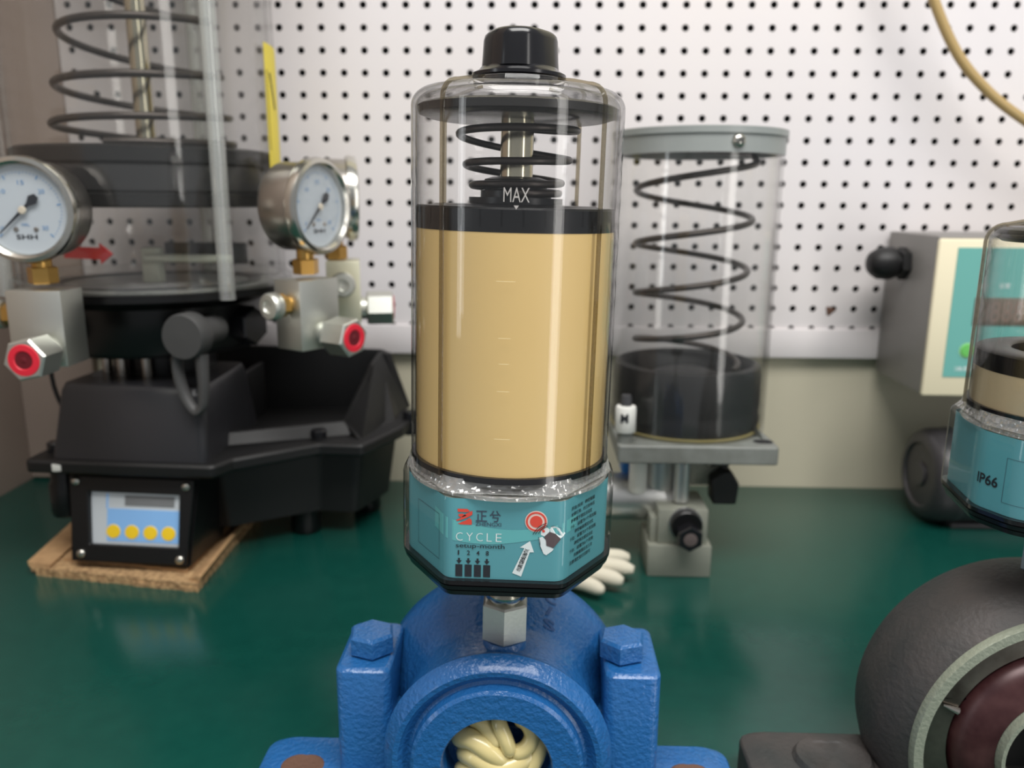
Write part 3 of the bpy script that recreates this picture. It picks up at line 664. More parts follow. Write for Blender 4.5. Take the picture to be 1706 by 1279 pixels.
# ------------------------------------------------------------------ second reservoir pump, right of the tall lubricator
def cross_screw(b, r, M): return b.lathe([(r, 0), (r, r*0.25), (r*0.8, r*0.55), (r*0.4, r*0.72), (0, r*0.76)], 20, M)
def reservoir_pump():
    CX, CY = 0.1585, 0.832
    t = thing('grease_pump', 'grease pump with clear cylinder, black spring and grey metal top rim', 'pump', (CX, CY, 0))
    R = 0.0815
    b = B(); b.ring([(R, 0.138), (R, 0.4255), (R-0.003, 0.4255), (R-0.003, 0.138)], 80); b.obj('clear_cylinder', M_clear2, t)
    b = B(); b.ring([(R-0.006, 0.409), (R+0.0008, 0.409), (R+0.0008, 0.4245), (R+0.0025, 0.4255), (R+0.0025, 0.4312), (R, 0.4318), (R-0.006, 0.4318)], 80); rim = b.obj('top_rim', M_greyrim, t)
    b = B(); b.lathe([(0.0, 0.4280), (R-0.005, 0.4280), (R-0.005, 0.4300), (0, 0.4300)], 64); b.obj('lid', M_greyrim, t)
    for az in (-76, 104):
        a = math.radians(az); p = Vector((math.cos(a), math.sin(a), 0))
        M = T(p.x*(R+0.0008), p.y*(R+0.0008), 0.4185) @ RZ(a) @ RY(PI/2)
        b = B(); cross_screw(b, 0.0062, M); s = b.obj('screw', M_steel, rim)
        for q in (0.6, 0.6+PI/2): B().box(-0.0034, 0.0034, -0.0006, 0.0006, 0.0040, 0.0050, M @ RZ(q)).obj('screw_slot', M_dark, s)
    # spring
    P = helix(-0.001, 0, [(0.0, 0.4050, 0.0580), (1, 0.3500, 0.0570), (2, 0.3000, 0.0555), (3, 0.2500, 0.0540), (4.1, 0.2000, 0.0520)], 0, -1, 44)
    P = helix(-0.001, 0, [(0, 0.4260, 0.0585), (0.4, 0.4110, 0.0585)], 2*PI*0.4, -1, 44)[:-1]+P
    b = B(); b.tube(P, 0.0032, 10); b.obj('spring', M_spring, t)
    # hollow black follower
    b = B(); b.lathe([(0.0, 0.140), (0.0745, 0.140), (0.0765, 0.150), (0.0745, 0.156), (0.0755, 0.163), (0.0755, 0.195), (0.0735, 0.2035), (0.068, 0.2055), (0.063, 0.2005), (0.060, 0.183), (0.048, 0.179), (0.040, 0.190), (0.022, 0.196), (0.0, 0.196)], 72, caps=False); b.obj('follower', M_blackm, t)
    b = B(); b.ring([(0.066, 0.1378), (0.076, 0.1378), (0.078, 0.1405), (0.066, 0.1405)], 64); b.obj('grease_bead', mat('old_grease', (170, 158, 104), 0.5), t)
    # square plate with eared corner and gussets
    y = lambda Y: Y-CY; x = lambda X: X-CX
    b = B(); pts = rpoly([(-0.077, -0.086), (0.0765, -0.086), (0.0765, -0.062), (0.070, 0.030), (0.070, 0.086), (-0.077, 0.086)], 0.004, 3)
    b.prism(pts, 0.1195, 0.1375); pl = b.obj('base_plate', M_greyplate, t, bevel=0.0015)
    for gx in (0.0655,):
        b = B(); b.loft([[(gx-0.009, -0.020, 0.1375), (gx+0.003, -0.060, 0.1375), (gx+0.003, -0.020, 0.1375)], [(gx-0.011, -0.020, 0.162), (gx-0.009, -0.026, 0.162), (gx-0.008, -0.020, 0.162)]]); b.obj('gusset', M_greyplate, pl)
        b = B(); b.lathe([(0.0, 0.1379), (0.006, 0.1379), (0.007, 0.1376)], 20, T(0.066, -0.066, 0), mod=lambda a, z: 1+0.4*abs(math.cos(a)), caps=False); b.obj('slot_hole', M_dark, pl)
    # small white relief cap standing on the plate
    b = B(); b.lathe([(0.0092, 0.1480), (0.0100, 0.149), (0.0100, 0.1715), (0.0092, 0.1735), (0.006, 0.1742), (0.0, 0.1742)], 24, T(-0.0695, -0.0735, 0)); rc = b.obj('relief_cap', M_white, t)
    b = B(); b.lathe([(0.0075, 0.1375), (0.0075, 0.148), (0.0, 0.148)], 24, T(-0.0695, -0.0735, 0)); b.obj('cap_foot', M_greyplate, rc)
    b = B(); b.lathe([(0.0055, 0.1742), (0.0055, 0.181), (0.0045, 0.1845), (0.0, 0.1848)], 24, T(-0.0695, -0.0735, 0)); b.obj('cap_neck', M_dgrey, rc)
    b = B(); text(b, 'M', (-0.0755, 0.159, -0.068, 0.168), lambda u, v: (u, -0.0838, v), bold=0.05); b.obj('lettering', M_ink, rc, smooth=0)
    # underside: posts, cylinders and valve block
    b = B(); b.lathe([(0.0075, 0.078), (0.009, 0.080), (0.009, 0.1195)], 24, T(-0.052, -0.050, 0)); b.obj('post', M_white, t)
    b = B(); b.lathe([(0.023, 0.066), (0.023, 0.1195)], 40, T(-0.026, -0.028, 0)); b.obj('pump_cylinder', M_alu, t)
    b = B(); b.lathe([(0.008, 0.072), (0.008, 0.1195)], 24, T(-0.0095, -0.057, 0)); b.obj('feed_tube', M_alu, t)
    B().box(0.000, 0.040, -0.034, 0.03, 0.080, 0.1195, bev=0.002).obj('bracket', M_aluf, t)
    b = B(); cross_screw(b, 0.0078, T(0.0235, -0.0345, 0.1085) @ TOFRONT); b.obj('dome_screw', M_steel, t)
    b = B(); b.lathe([(0.0, -0.11), (0.024, -0.11), (0.0245, -0.108), (0.0245, 0.05), (0.022, 0.055), (0, 0.055)], 40, T(-0.055, -0.030, 0.066) @ RY(PI/2)); b.obj('motor_cylinder', M_alu, t)
    B().box(-0.066, -0.052, -0.03, 0.0, 0.088, 0.1195, bev=0.002).obj('wire_connector', M_bluec, t)
    B().box(-0.0435, 0.0195, -0.081, -0.020, 0.0, 0.0335, bev=0.0012).obj('foot_block', M_aluf, t)
    vb = B().box(-0.0340, 0.0150, -0.077, -0.022, 0.0335, 0.0700, bev=0.0012).obj('valve_block', M_aluf, t)
    B().box(-0.0410, -0.0340, -0.073, -0.050, 0.0335, 0.0600, bev=0.001).obj('side_plate', M_aluf, t)
    b = B(); b.lathe([(0.0140, 0), (0.0155, 0.001), (0.0155, 0.010), (0.0145, 0.011), (0.0, 0.011)], 32, T(-0.0075, -0.077, 0.0560) @ TOFRONT); kb = b.obj('black_knob', M_black, t)
    b = B(); b.ring([(0.0155, 0), (0.0168, 0), (0.0168, 0.003), (0.0155, 0.003)], 32, T(-0.0075, -0.077, 0.0560) @ TOFRONT); b.obj('knob_collar', M_alu, kb)
    b = B(); hexnut(b, 0.0130, 0.011, 0.026, T(-0.0065, -0.077, 0.0495) @ TOFRONT, PI/6, ch=0.001); h = b.obj('hex_plug', M_blackg, t, smooth=20)
    b = B(); b.lathe([(0.0, 0.0262), (0.0062, 0.0262), (0.0066, 0.0268), (0.0055, 0.0272), (0.002, 0.0266), (0.0, 0.0272)], 20, T(-0.0065, -0.077, 0.0495) @ TOFRONT); b.obj('plug_face', mat('worn_plug_face', (92, 82, 80), 0.5), h)
    b = B(); b.loft([[(x_, -0.040+dy, z_) for x_, z_ in ((0.022, 0.092), (0.033, 0.101), (0.042, 0.101), (0.050, 0.088), (0.048, 0.066), (0.024, 0.066))] for dy in (-0.012, 0.012)]); c = b.obj('black_connector', M_blackm, t, bevel=0.002)
    b = B(); b.tube([(0.036, -0.040, 0.099), (0.038, -0.040, 0.108), (0.038, -0.038, 0.121)], 0.0032, 10); b.obj('cable', M_cable, c)
    b = B(); b.tube([(0.044, -0.020, 0.098), (0.052, -0.015, 0.107), (0.058, -0.010, 0.121)], 0.0022, 10); b.obj('cable', M_cable, c)
reservoir_pump()

# ------------------------------------------------------------------ big electric grease pump on the left
def big_pump():
    CX, CY = -0.398, 0.850
    t = thing('grease_pump', 'large black electric grease pump with clear reservoir standing on cardboard', 'pump', (CX, CY, 0))
    x = lambda X: X-CX; y = lambda Y: Y-CY
    def W(pts): return [(x(a), y(c)) for a, c in pts]
    # lower body
    low = rpoly(W([(-0.465, 0.790), (-0.320, 0.780), (-0.230, 0.835), (-0.185, 0.830), (-0.158, 0.905), (-0.170, 0.945), (-0.465, 0.945)]), 0.012, 4)
    b = B(); b.prism(low, 0.030, 0.107, inset0=0.09, inset1=0.0); b.obj('lower_body', M_blackm, t)
    for a, c in ((-0.255, 0.852), (-0.20, 0.92), (-0.44, 0.92), (-0.44, 0.83)):
        b = B(); b.lathe([(0.015, 0.0 if a > -0.3 else 0.0125), (0.017, 0.004 if a > -0.3 else 0.0165), (0.015, 0.045)], 20, T(x(a), y(c), 0)); b.obj('foot', M_black, t)
    # flange (parting line)
    fl = rpoly(W([(-0.492, 0.732), (-0.303, 0.722), (-0.292, 0.745), (-0.222, 0.800), (-0.176, 0.797), (-0.146, 0.870), (-0.139, 0.910), (-0.158, 0.955), (-0.486, 0.955)]), 0.008, 4)
    b = B(); b.prism(fl, 0.105, 0.1185); b.obj('flange', M_blackm, t, bevel=0.003)
    # front cover with drafted sides
    f0 = rpoly(W([(-0.468, 0.738), (-0.312, 0.730), (-0.312, 0.880), (-0.468, 0.890)]), 0.008, 4)
    f1 = rpoly(W([(-0.4595, 0.7490), (-0.3120, 0.7330), (-0.318, 0.870), (-0.452, 0.880)]), 0.010, 4)
    b = B(); b.loft([[(a, c, 0.1185) for a, c in f0], [(a, c, 0.184) for a, c in f1], [(a*0.97, (c+0.05)*0.94-0.05+0.002, 0.190) for a, c in f1]]); b.obj('front_cover', mat('satin_black_cover', (40, 40, 43), 0.32), t)
    # open bay on the right: back wall, slanted right wall, low front lip
    inner = W([(-0.318, 0.948), (-0.176, 0.948), (-0.180, 0.938), (-0.318, 0.938)])
    b = B(); b.loft([[(x(-0.40), y(0.962), 0.1185), (x(-0.150), y(0.955), 0.1185), (x(-0.157), y(0.948), 0.1185), (x(-0.40), y(0.952), 0.1185)],
                     [(x(-0.40), y(0.968), 0.186), (x(-0.172), y(0.952), 0.186), (x(-0.176), y(0.944), 0.186), (x(-0.40), y(0.956), 0.186)],
                     [(x(-0.40), y(0.966), 0.193), (x(-0.182), y(0.950), 0.191), (x(-0.184), y(0.945), 0.191), (x(-0.40), y(0.958), 0.193)]]); b.obj('bay_back_wall', M_blackm, t)
    def side(Xb, Xt): # YZ outline of the right wall
        return [(x(Xb), y(0.815), 0.1185), (x(Xb+0.002), y(0.850), 0.131), (x(Xt), y(0.905), 0.178), (x(Xt), y(0.948), 0.190), (x(Xb+0.024), y(0.952), 0.1185), (x(Xb+0.016), y(0.88), 0.1185)]
    A_ = [(x(-0.180), y(0.812), 0.1185), (x(-0.203), y(0.846), 0.130), (x(-0.184), y(0.908), 0.180), (x(-0.180), y(0.948), 0.191), (x(-0.152), y(0.953), 0.1185), (x(-0.150), y(0.885), 0.1185)]
    b = B(); b.loft([A_, [(a-0.006, c+0.003, z) for a, c, z in A_]]); b.obj('bay_side_wall', M_blackm, t, smooth=0, bevel=0.002)
    b = B(); b.loft([[(x(-0.318), y(0.784), 0.1185), (x(-0.190), y(0.834), 0.1185), (x(-0.192), y(0.842), 0.1185), (x(-0.318), y(0.792), 0.1185)],
                     [(x(-0.318), y(0.792), 0.131), (x(-0.206), y(0.842), 0.131), (x(-0.207), y(0.847), 0.131), (x(-0.318), y(0.798), 0.131)]]); b.obj('bay_front_lip', M_blackm, t, bevel=0.001)
    B().box(x(-0.325), x(-0.318), y(0.76), y(0.93), 0.1185, 0.178, bev=0.002).obj('bay_divider', M_blackm, t)
    for a, c in ((-0.326, 0.792), (-0.228, 0.822), (-0.143, 0.905), (-0.478, 0.765)):
        b = B(); b.lathe([(0.0085, 0.1165), (0.0085, 0.126), (0.0070, 0.1275), (0.0, 0.1275)], 20, T(x(a), y(c), 0)); s = b.obj('clamp_bolt', M_blackg, t)
        b = B(); b.lathe([(0.0092, 0.100), (0.0092, 0.1165)], 18, T(x(a), y(c), 0)); b.obj('bolt_lug', M_black, s)
    # display box under the front
    FM = T(x(-0.392), y(0.7385), 0.0575) @ RZ(math.radians(-4)) @ RX(math.radians(-12)) @ Matrix.Diagonal((1.06, 1, 1, 1))
    b = B(); b.loft([[(u*0.066, -0.002+0.0, v*0.046+0.002) for u, v in ((-0.9, -1), (0.86, -1), (0.95, 1), (-0.95, 1))], [(u*0.062, 0.070, v*0.042+0.006) for u, v in ((-0.9, -0.8), (0.9, -0.8), (1, 1), (-1, 1))]], FM); b.obj('display_housing', M_black, t)
    b = B()
    fr = [(-0.0605, 0.0415), (0.0610, 0.0415), (0.0550, -0.0425), (-0.0535, -0.0425)]; hole = [(-0.0415, 0.0260), (0.0470, 0.0260), (0.0470, -0.0255), (-0.0390, -0.0255)]
    fr2 = rpoly(fr, 0.004, 3); n = 4
    V = [(u, -0.008, v) for u, v in fr]+[(u, -0.008, v) for u, v in hole]+[(u, 0.0, v) for u, v in fr]+[(u, -0.001, v) for u, v in hole]
    b._add(V, [(k, (k+1) % 4, 4+(k+1) % 4, 4+k) for k in range(4)]+[(8+k, 8+(k+1) % 4, (k+1) % 4, k) for k in range(4)]+[(4+k, 4+(k+1) % 4, 12+(k+1) % 4, 12+k) for k in range(4)]+[(12, 13, 9, 8), (13, 14, 10, 9), (14, 15, 11, 10), (15, 12, 8, 11)], FM)
    frm = b.obj('display_frame', M_black, t, smooth=0, bevel=0.0012)
    for u, v in ((-0.0530, 0.0360), (0.0535, 0.0350), (-0.0465, -0.0350), (0.0490, -0.0365)):
        b = B(); cross_screw(b, 0.0042, FM @ T(u, -0.008, v) @ TOFRONT); b.obj('screw', M_steel, frm)
    scr = B().box(-0.0410, 0.0465, -0.0022, -0.0012, -0.0255, 0.0260, FM).obj('display_screen', M_screeng, t, smooth=0)
    B().box(-0.0250, 0.0465, -0.0028, -0.0021, -0.0225, 0.0095, FM).obj('blue_keypad', M_screen, scr, smooth=0)
    B().box(-0.0260, -0.0245, -0.0028, -0.0021, 0.0095, 0.0240, FM).obj('blue_line', M_screen, scr, smooth=0)
    B().box(-0.0080, 0.0400, -0.0028, -0.0021, 0.0130, 0.0230, FM).obj('digit_window', mat('dull_digits', (120, 122, 124), 0.4), scr, smooth=0)
    for u in (-0.0185, -0.0005, 0.0175, 0.0350):
        b = B(); b.lathe([(0.0070, 0), (0.0066, 0.0008), (0, 0.0009)], 24, FM @ T(u, -0.0027, -0.0130) @ TOFRONT); b.obj('yellow_key', M_ybtn, scr)
    # side bits below the flange
    b = B(); b.lathe([(0.013, 0.052), (0.0145, 0.056), (0.0145, 0.085), (0.012, 0.090), (0.012, 0.106)], 24, T(x(-0.472), y(0.762), 0)); b.obj('cable_gland', M_black, t)
    B().box(x(-0.4635), x(-0.4475), y(0.7300), y(0.7335), 0.1075, 0.1155, bev=0.001).obj('white_tab', M_white, t)
    # neck casting between housing and reservoir
    b = B(); b.lathe([(0.052, 0.186), (0.052, 0.210), (0.100, 0.215), (0.105, 0.221), (0.105, 0.262), (0.112, 0.267), (0.131, 0.270), (0.1345, 0.272), (0.1345, 0.279), (0.0, 0.279)], 64); b.obj('neck_casting', M_black, t)
    for k in range(4):
        a = math.radians(-135+k*26); b = B(); b.lathe([(0.005, 0.188), (0.005, 0.216)], 12, T(0.060*math.cos(a), 0.060*math.sin(a), 0)); b.obj('stud', M_steelb, t)
    for az, h in ((-118, 0.0), (-20, 0.0), (150, 0.0)):
        a = math.radians(az); M = T(0.105*math.cos(a), 0.105*math.sin(a), 0.2400) @ RZ(a) @ RY(PI/2)
        b = B(); hexnut(b, 0.0200, -0.008, 0.018, M, 0.0); b.obj('port_plug', M_blackg, t, smooth=20)
    # rubber dust cap with strap
    M = T(x(-0.319), y(0.732), 0.2420) @ RZ(math.radians(-10)) @ TOFRONT
    b = B(); b.lathe([(0.013, -0.045), (0.013, -0.010), (0.0195, -0.008), (0.0215, -0.005), (0.0215, 0.010), (0.0200, 0.0125), (0.0, 0.0130)], 36, M); dc = b.obj('dust_cap', M_rubber, t)
    q0 = Vector((x(-0.319), y(0.727), 0.2420))
    P = [q0+Vector(v) for v in ((-0.012, 0.004, -0.016), (-0.013, 0.004, -0.034), (-0.008, 0.003, -0.056), (0.002, 0.0, -0.070), (0.0095, -0.001, -0.066), (0.0115, 0.0, -0.048), (0.011, 0.002, -0.030), (0.010, 0.004, -0.016))]
    Q = []
    for i in range(len(P)-1):
        for k in range(5):
            u = k/5; p0, p1, p2, p3 = P[max(i-1, 0)], P[i], P[i+1], P[min(i+2, len(P)-1)]; Q.append(0.5*((2*p1)+(-p0+p2)*u+(2*p0-5*p1+4*p2-p3)*u*u+(-p0+3*p1-3*p2+p3)*u**3))
    b = B(); b.tube(Q, [0.0055+0.004*max(0, (i-14)/21) for i in range(len(Q))], 10, flat=0.7); b.obj('strap', M_rubber, dc)
    # clear reservoir
    R = 0.1300
    b = B(); b.ring([(R, 0.2792), (R, 0.80), (R-0.005, 0.80), (R-0.005, 0.2792)], 96); b.obj('clear_reservoir', M_clear2, t)
    b = B(); b.ring([(R+0.0002, 0.2795), (R+0.005, 0.2797), (R+0.006, 0.281), (R+0.006, 0.287), (R+0.0002, 0.290)], 96); b.obj('reservoir_foot', M_clear2, t)
    for az in (-40, -147, 90):
        a = math.radians(az); b = B(); b.lathe([(0.0075, 0.2720), (0.0075, 0.80)], 20, T((R+0.0085)*math.cos(a), (R+0.0085)*math.sin(a), 0)); b.obj('tie_rod', M_tie, t)
    b = B(); b.lathe([(R+0.016, 0.80), (R+0.016, 0.825), (0, 0.825)], 64); b.obj('reservoir_lid', M_black, t)
    # follower: three bands
    b = B(); b.lathe([(0.0, 0.357), (0.119, 0.357), (0.1240, 0.359), (0.1243, 0.369), (0.1205, 0.371), (0.1195, 0.396), (0.1240, 0.398), (0.1243, 0.410), (0.119, 0.4125), (0.0, 0.4125)], 80); fo = b.obj('follower', M_blackm, t)
    b = B(); b.ring([(0.1190, 0.3725), (0.1220, 0.3725), (0.1220, 0.3945), (0.1190, 0.3945)], 80); b.obj('follower_band', mat('grey_band', (46, 46, 47), 0.35), fo)
    b = B(); b.lathe([(0.0095, 0.4125), (0.0095, 0.80)], 24); b.obj('guide_rod', M_rod, t)
    P = helix(0, 0, [(0, 0.4160, 0.0850), (0.9, 0.4350, 0.0840), (2, 0.4760, 0.0780), (3, 0.5270, 0.0700), (4, 0.5850, 0.062), (6.0, 0.70, 0.056)], -PI/2, 1, 44, 0.6)
    b = B(); b.tube(P, 0.0037, 10); b.obj('spring', M_spring, t)
    # paddle, arrow and post on the reservoir floor
    B().box(-0.008, 0.010, -0.02, -0.004, 0.279, 0.3160, bev=0.002).obj('paddle_post', M_whitebar, t)
    b = B(); b.tube([(0.0, -0.026, 0.306), (0.090, -0.030, 0.306)], 0.0042, 10); b.obj('paddle_bar', M_whitebar, t)
    B().box(0.004, 0.092, 0.010, 0.014, 0.298, 0.320, bev=0.001).obj('paddle_blade', M_dgrey, t)
    AM = T(-0.022, -0.096, 0.3150) @ RZ(math.radians(-22))
    b = B(); b.loft([[(u, dy, v) for u, v in ((-0.030, -0.0055), (0.018, -0.0055), (0.018, -0.0095), (0.034, 0), (0.018, 0.0095), (0.018, 0.0055), (-0.030, 0.0055))] for dy in (0, 0.0012)], AM); b.obj('red_arrow', M_redsign, t, smooth=0)
    b = B(); b.lathe([(0.0, 0.2806), (0.1235, 0.2806), (0.1235, 0.2793), (0.0, 0.2793)], 64, caps=False); b.obj('reservoir_floor', mat('streaked_floor', (150, 152, 148), 0.3, mott=0.6, mscale=45, rgb2=(86, 88, 86)), t)
    b = B(); b.ring([(0.092, 0.2807), (0.104, 0.2807), (0.104, 0.2822), (0.092, 0.2822)], 64); b.obj('floor_ring', M_dgrey, t)
    # yellow sticker on the wall of the reservoir
    V = []; n = 14
    for z in (0.392, 0.5150):
        for k in range(n+1):
            a = math.radians(-6+44*k/n); V.append(((R+0.0006)*math.cos(a), (R+0.0006)*math.sin(a), z))
    b = B(); b._add(V, [(k, k+1, n+2+k, n+1+k) for k in range(n)]); st = b.obj('yellow_sticker', M_yellow, t)
    def ony(u, v): a = math.radians(-6)+u/(R*1000); return ((R+0.001)*math.cos(a), (R+0.001)*math.sin(a), 0.392+v/1000)
    b = B()
    for (u0, v0, u1, v1) in ((4, 22, 5, 98), (5, 22, 60, 23), (5, 97, 60, 98), (59, 22, 60, 98)):
        b._add([ony(u0, v0), ony(u1, v0), ony(u1, v1), ony(u0, v1)], [(0, 1, 2, 3)])
    b._add([ony(10, 96), ony(14, 96), ony(26, 62), ony(22, 62)], [(0, 1, 2, 3)])
    b.obj('sticker_print', M_ink, st, smooth=0)
big_pump()
# loose cable behind the pump
b = B(); pts = []
for i in range(15):
    u = i/14; pts.append((-0.468-0.034*math.sin(PI*u*0.9)-0.01*(1-u)*0+0.012*u, 0.795+0.01*u, 0.262-0.150*u))
b.tube(pts, 0.0022, 8)
tag(b.obj('cable', M_cable), 'thin black cable looping down beside the large pump and side wall', 'cable')

# ------------------------------------------------------------------ pressure gauges and their valve blocks
def gauge(label, loc, rz, group='pressure gauges on the large pump', tilt=0.0):
    t = thing('pressure_gauge', label, 'gauge', loc, (tilt, 0, rz), group)
    # faces local -y; the origin is the centre of the dial
    b = B(); b.lathe([(0.0, -0.040), (0.030, -0.040), (0.0375, -0.038), (0.0395, -0.034), (0.0395, -0.006), (0.0385, -0.002), (0.0, -0.002)], 64, TOFRONT, caps=False); b.obj('case', M_steelb, t)
    b = B(); b.ring([(0.0352, -0.003), (0.0395, -0.006), (0.0425, -0.005), (0.0432, 0.000), (0.0418, 0.0045), (0.0385, 0.0055), (0.0358, 0.0030)], 72, TOFRONT); b.obj('bezel', M_steel, t)
    b = B(); b.lathe([(0.0, -0.001), (0.0356, -0.001), (0.0356, -0.002), (0, -0.002)], 64, TOFRONT); d = b.obj('dial', M_dial, t)
    f = lambda u, v: (u/1000, 0.0006, v/1000)
    b = B()
    for k in range(51):
        a = math.radians(225-270*k/50); r1 = 30.5; r0 = 27.0 if k % 10 == 0 else (28.2 if k % 5 == 0 else 29.2); wd = 0.5 if k % 10 == 0 else 0.28
        ca, sa = math.cos(a), math.sin(a); b._add([f(r0*ca-wd*sa, r0*sa+wd*ca), f(r0*ca+wd*sa, r0*sa-wd*ca), f(r1*ca+wd*sa, r1*sa-wd*ca), f(r1*ca-wd*sa, r1*sa+wd*ca)], [(0, 1, 2, 3)])
    b.obj('dial_marks', M_inkl, d, smooth=0)
    b = B(); text(b, 'SHH', (-8.5, -23.5, 8.5, -19.5), f, bold=0.02)
    b.obj('lettering', M_ink, d, smooth=0)
    b = B(); text(b, 'MPa', (-3, -13, 3, -10.6), f); text(b, '0', (-20, -16.5, -17.6, -13), f); text(b, '15', (-2.6, 20, 2.6, 23.5), f); text(b, '20', (13, 13, 18, 16.5), f); text(b, '10', (-18, 13, -13, 16.5), f); text(b, '30', (13, -16, 18, -12.5), f)
    b.obj('lettering', M_inkl, d, smooth=0)
    for u in (-8, 8):
        b = B(); b.lathe([(0.0021, 0.0), (0.0015, 0.001), (0, 0.0012)], 14, T(u/1000, 0.0008, -0.0155) @ TOFRONT); b.obj('dial_screw', M_steelb, d)
    # needle, zero at lower left
    a = math.radians(223); ca, sa = math.cos(a), math.sin(a); g = lambda l, s_: (l*ca-s_*sa, -0.0012, l*sa+s_*ca)
    V = [g(0.028, 0.0004), g(0.028, -0.0004), g(0.002, -0.0013), g(-0.006, -0.0014), g(-0.012, -0.0042), g(-0.0165, -0.0022), g(-0.0165, 0.0022), g(-0.012, 0.0042), g(-0.006, 0.0014), g(0.002, 0.0013)]
    b = B(); b.loft([V, [(p[0], p[1]-0.0006, p[2]) for p in V]]); nd = b.obj('needle', M_ink, t, smooth=0)
    b = B(); b.lathe([(0.0033, 0.0018), (0.0028, 0.003), (0, 0.0032)], 20, TOFRONT); b.obj('needle_hub', mat('hub_cream', (220, 210, 190), 0.4) if 'hub_cream' not in bpy.data.materials else bpy.data.materials['hub_cream'], nd)
    b = B(); b.lathe([(0.0, 0.0040), (0.0365, 0.0040), (0.0365, 0.0032), (0, 0.0032)], 64, TOFRONT, caps=False); b.obj('glass', M_glass, t)
    b = B(); b.lathe([(0.008, -0.038), (0.008, -0.049)], 24, T(0, 0.018, 0)); st = b.obj('stem', M_brass, t)
    b = B(); hexnut(b, 0.0118, -0.0610, -0.0470, T(0, 0.018, 0), 0.3); b.obj('stem_nut', M_brass, st, smooth=20)
    return t
def valve_block(label, loc, rz, m=None, hexm=None):
    """origin: middle of the top face; hex port towards local -y, needle screw on local -x"""
    m = m or M_zinc
    t = thing('valve_block', label, 'valve block', loc, (0, 0, rz), 'valve blocks under the gauges')
    B().box(-0.0235, 0.0235, -0.025, 0.009, -0.064, 0.0, bev=0.001).obj('block', m, t)
    M = T(0.008, -0.025, -0.052) @ TOFRONT
    b = B(); b.lathe([(0.012, 0), (0.012, 0.006)], 24, M); b.obj('port_neck', M_zinc, t)
    b = B(); hexnut(b, 0.0180, 0.006, 0.034, M, 0.2, ch=0.0015); h = b.obj('hex_port', M_zinc, t, smooth=20)
    b = B(); b.lathe([(0.0, 0.03405), (0.0065, 0.03405), (0.0072, 0.0342), (0.0080, 0.0350), (0.0126, 0.0348), (0.0130, 0.0340)], 32, M, caps=False); pg = b.obj('red_plug', M_red, h)
    b = B(); b.lathe([(0.0072, 0.0343), (0.0050, 0.03415), (0.003, 0.0342), (0.002, 0.0347), (0, 0.0348)], 24, M); b.obj('plug_recess', M_redd, pg)
    M2 = T(-0.0235, -0.008, -0.022) @ RY(-PI/2)
    b = B(); b.lathe([(0.008, 0), (0.008, 0.004)], 24, M2); b.obj('screw_neck', M_brass, t)
    b = B(); hexnut(b, 0.0105, 0.003, 0.011, M2, 0.1); b.obj('brass_nut', M_brass, t, smooth=20)
    b = B(); b.lathe([(0.008, 0.011), (0.0115, 0.012), (0.0125, 0.014), (0.0125, 0.0205), (0.0110, 0.0225), (0.006, 0.0228), (0.005, 0.0205), (0.0, 0.020)], 28, M2); b.obj('screw_head', M_zinc, t)
    return t
gauge('round steel pressure gauge with white dial beside the side wall', (-0.4155, 0.660, 0.3555), math.radians(4))
valve_block('zinc valve block with red plugged hex port under the gauge by the side wall', (-0.4170, 0.685, 0.2900), 0)
R2 = math.radians(68)
gauge('steel pressure gauge turned sideways in front of the pegboard', (-0.1955, 0.742, 0.3590), R2)
valve_block('zinc valve block under the sideways gauge, red plug pointing at the pegboard', (-0.2190, 0.7520, 0.2940), math.radians(58))
gauge('steel pressure gauge half hidden behind the sideways gauge', (-0.190, 0.850, 0.3660), math.radians(106))
valve_block('pale valve block standing behind the red plugged port, near pegboard', (-0.2090, 0.8480, 0.3040), math.radians(102), M_cream_metal)

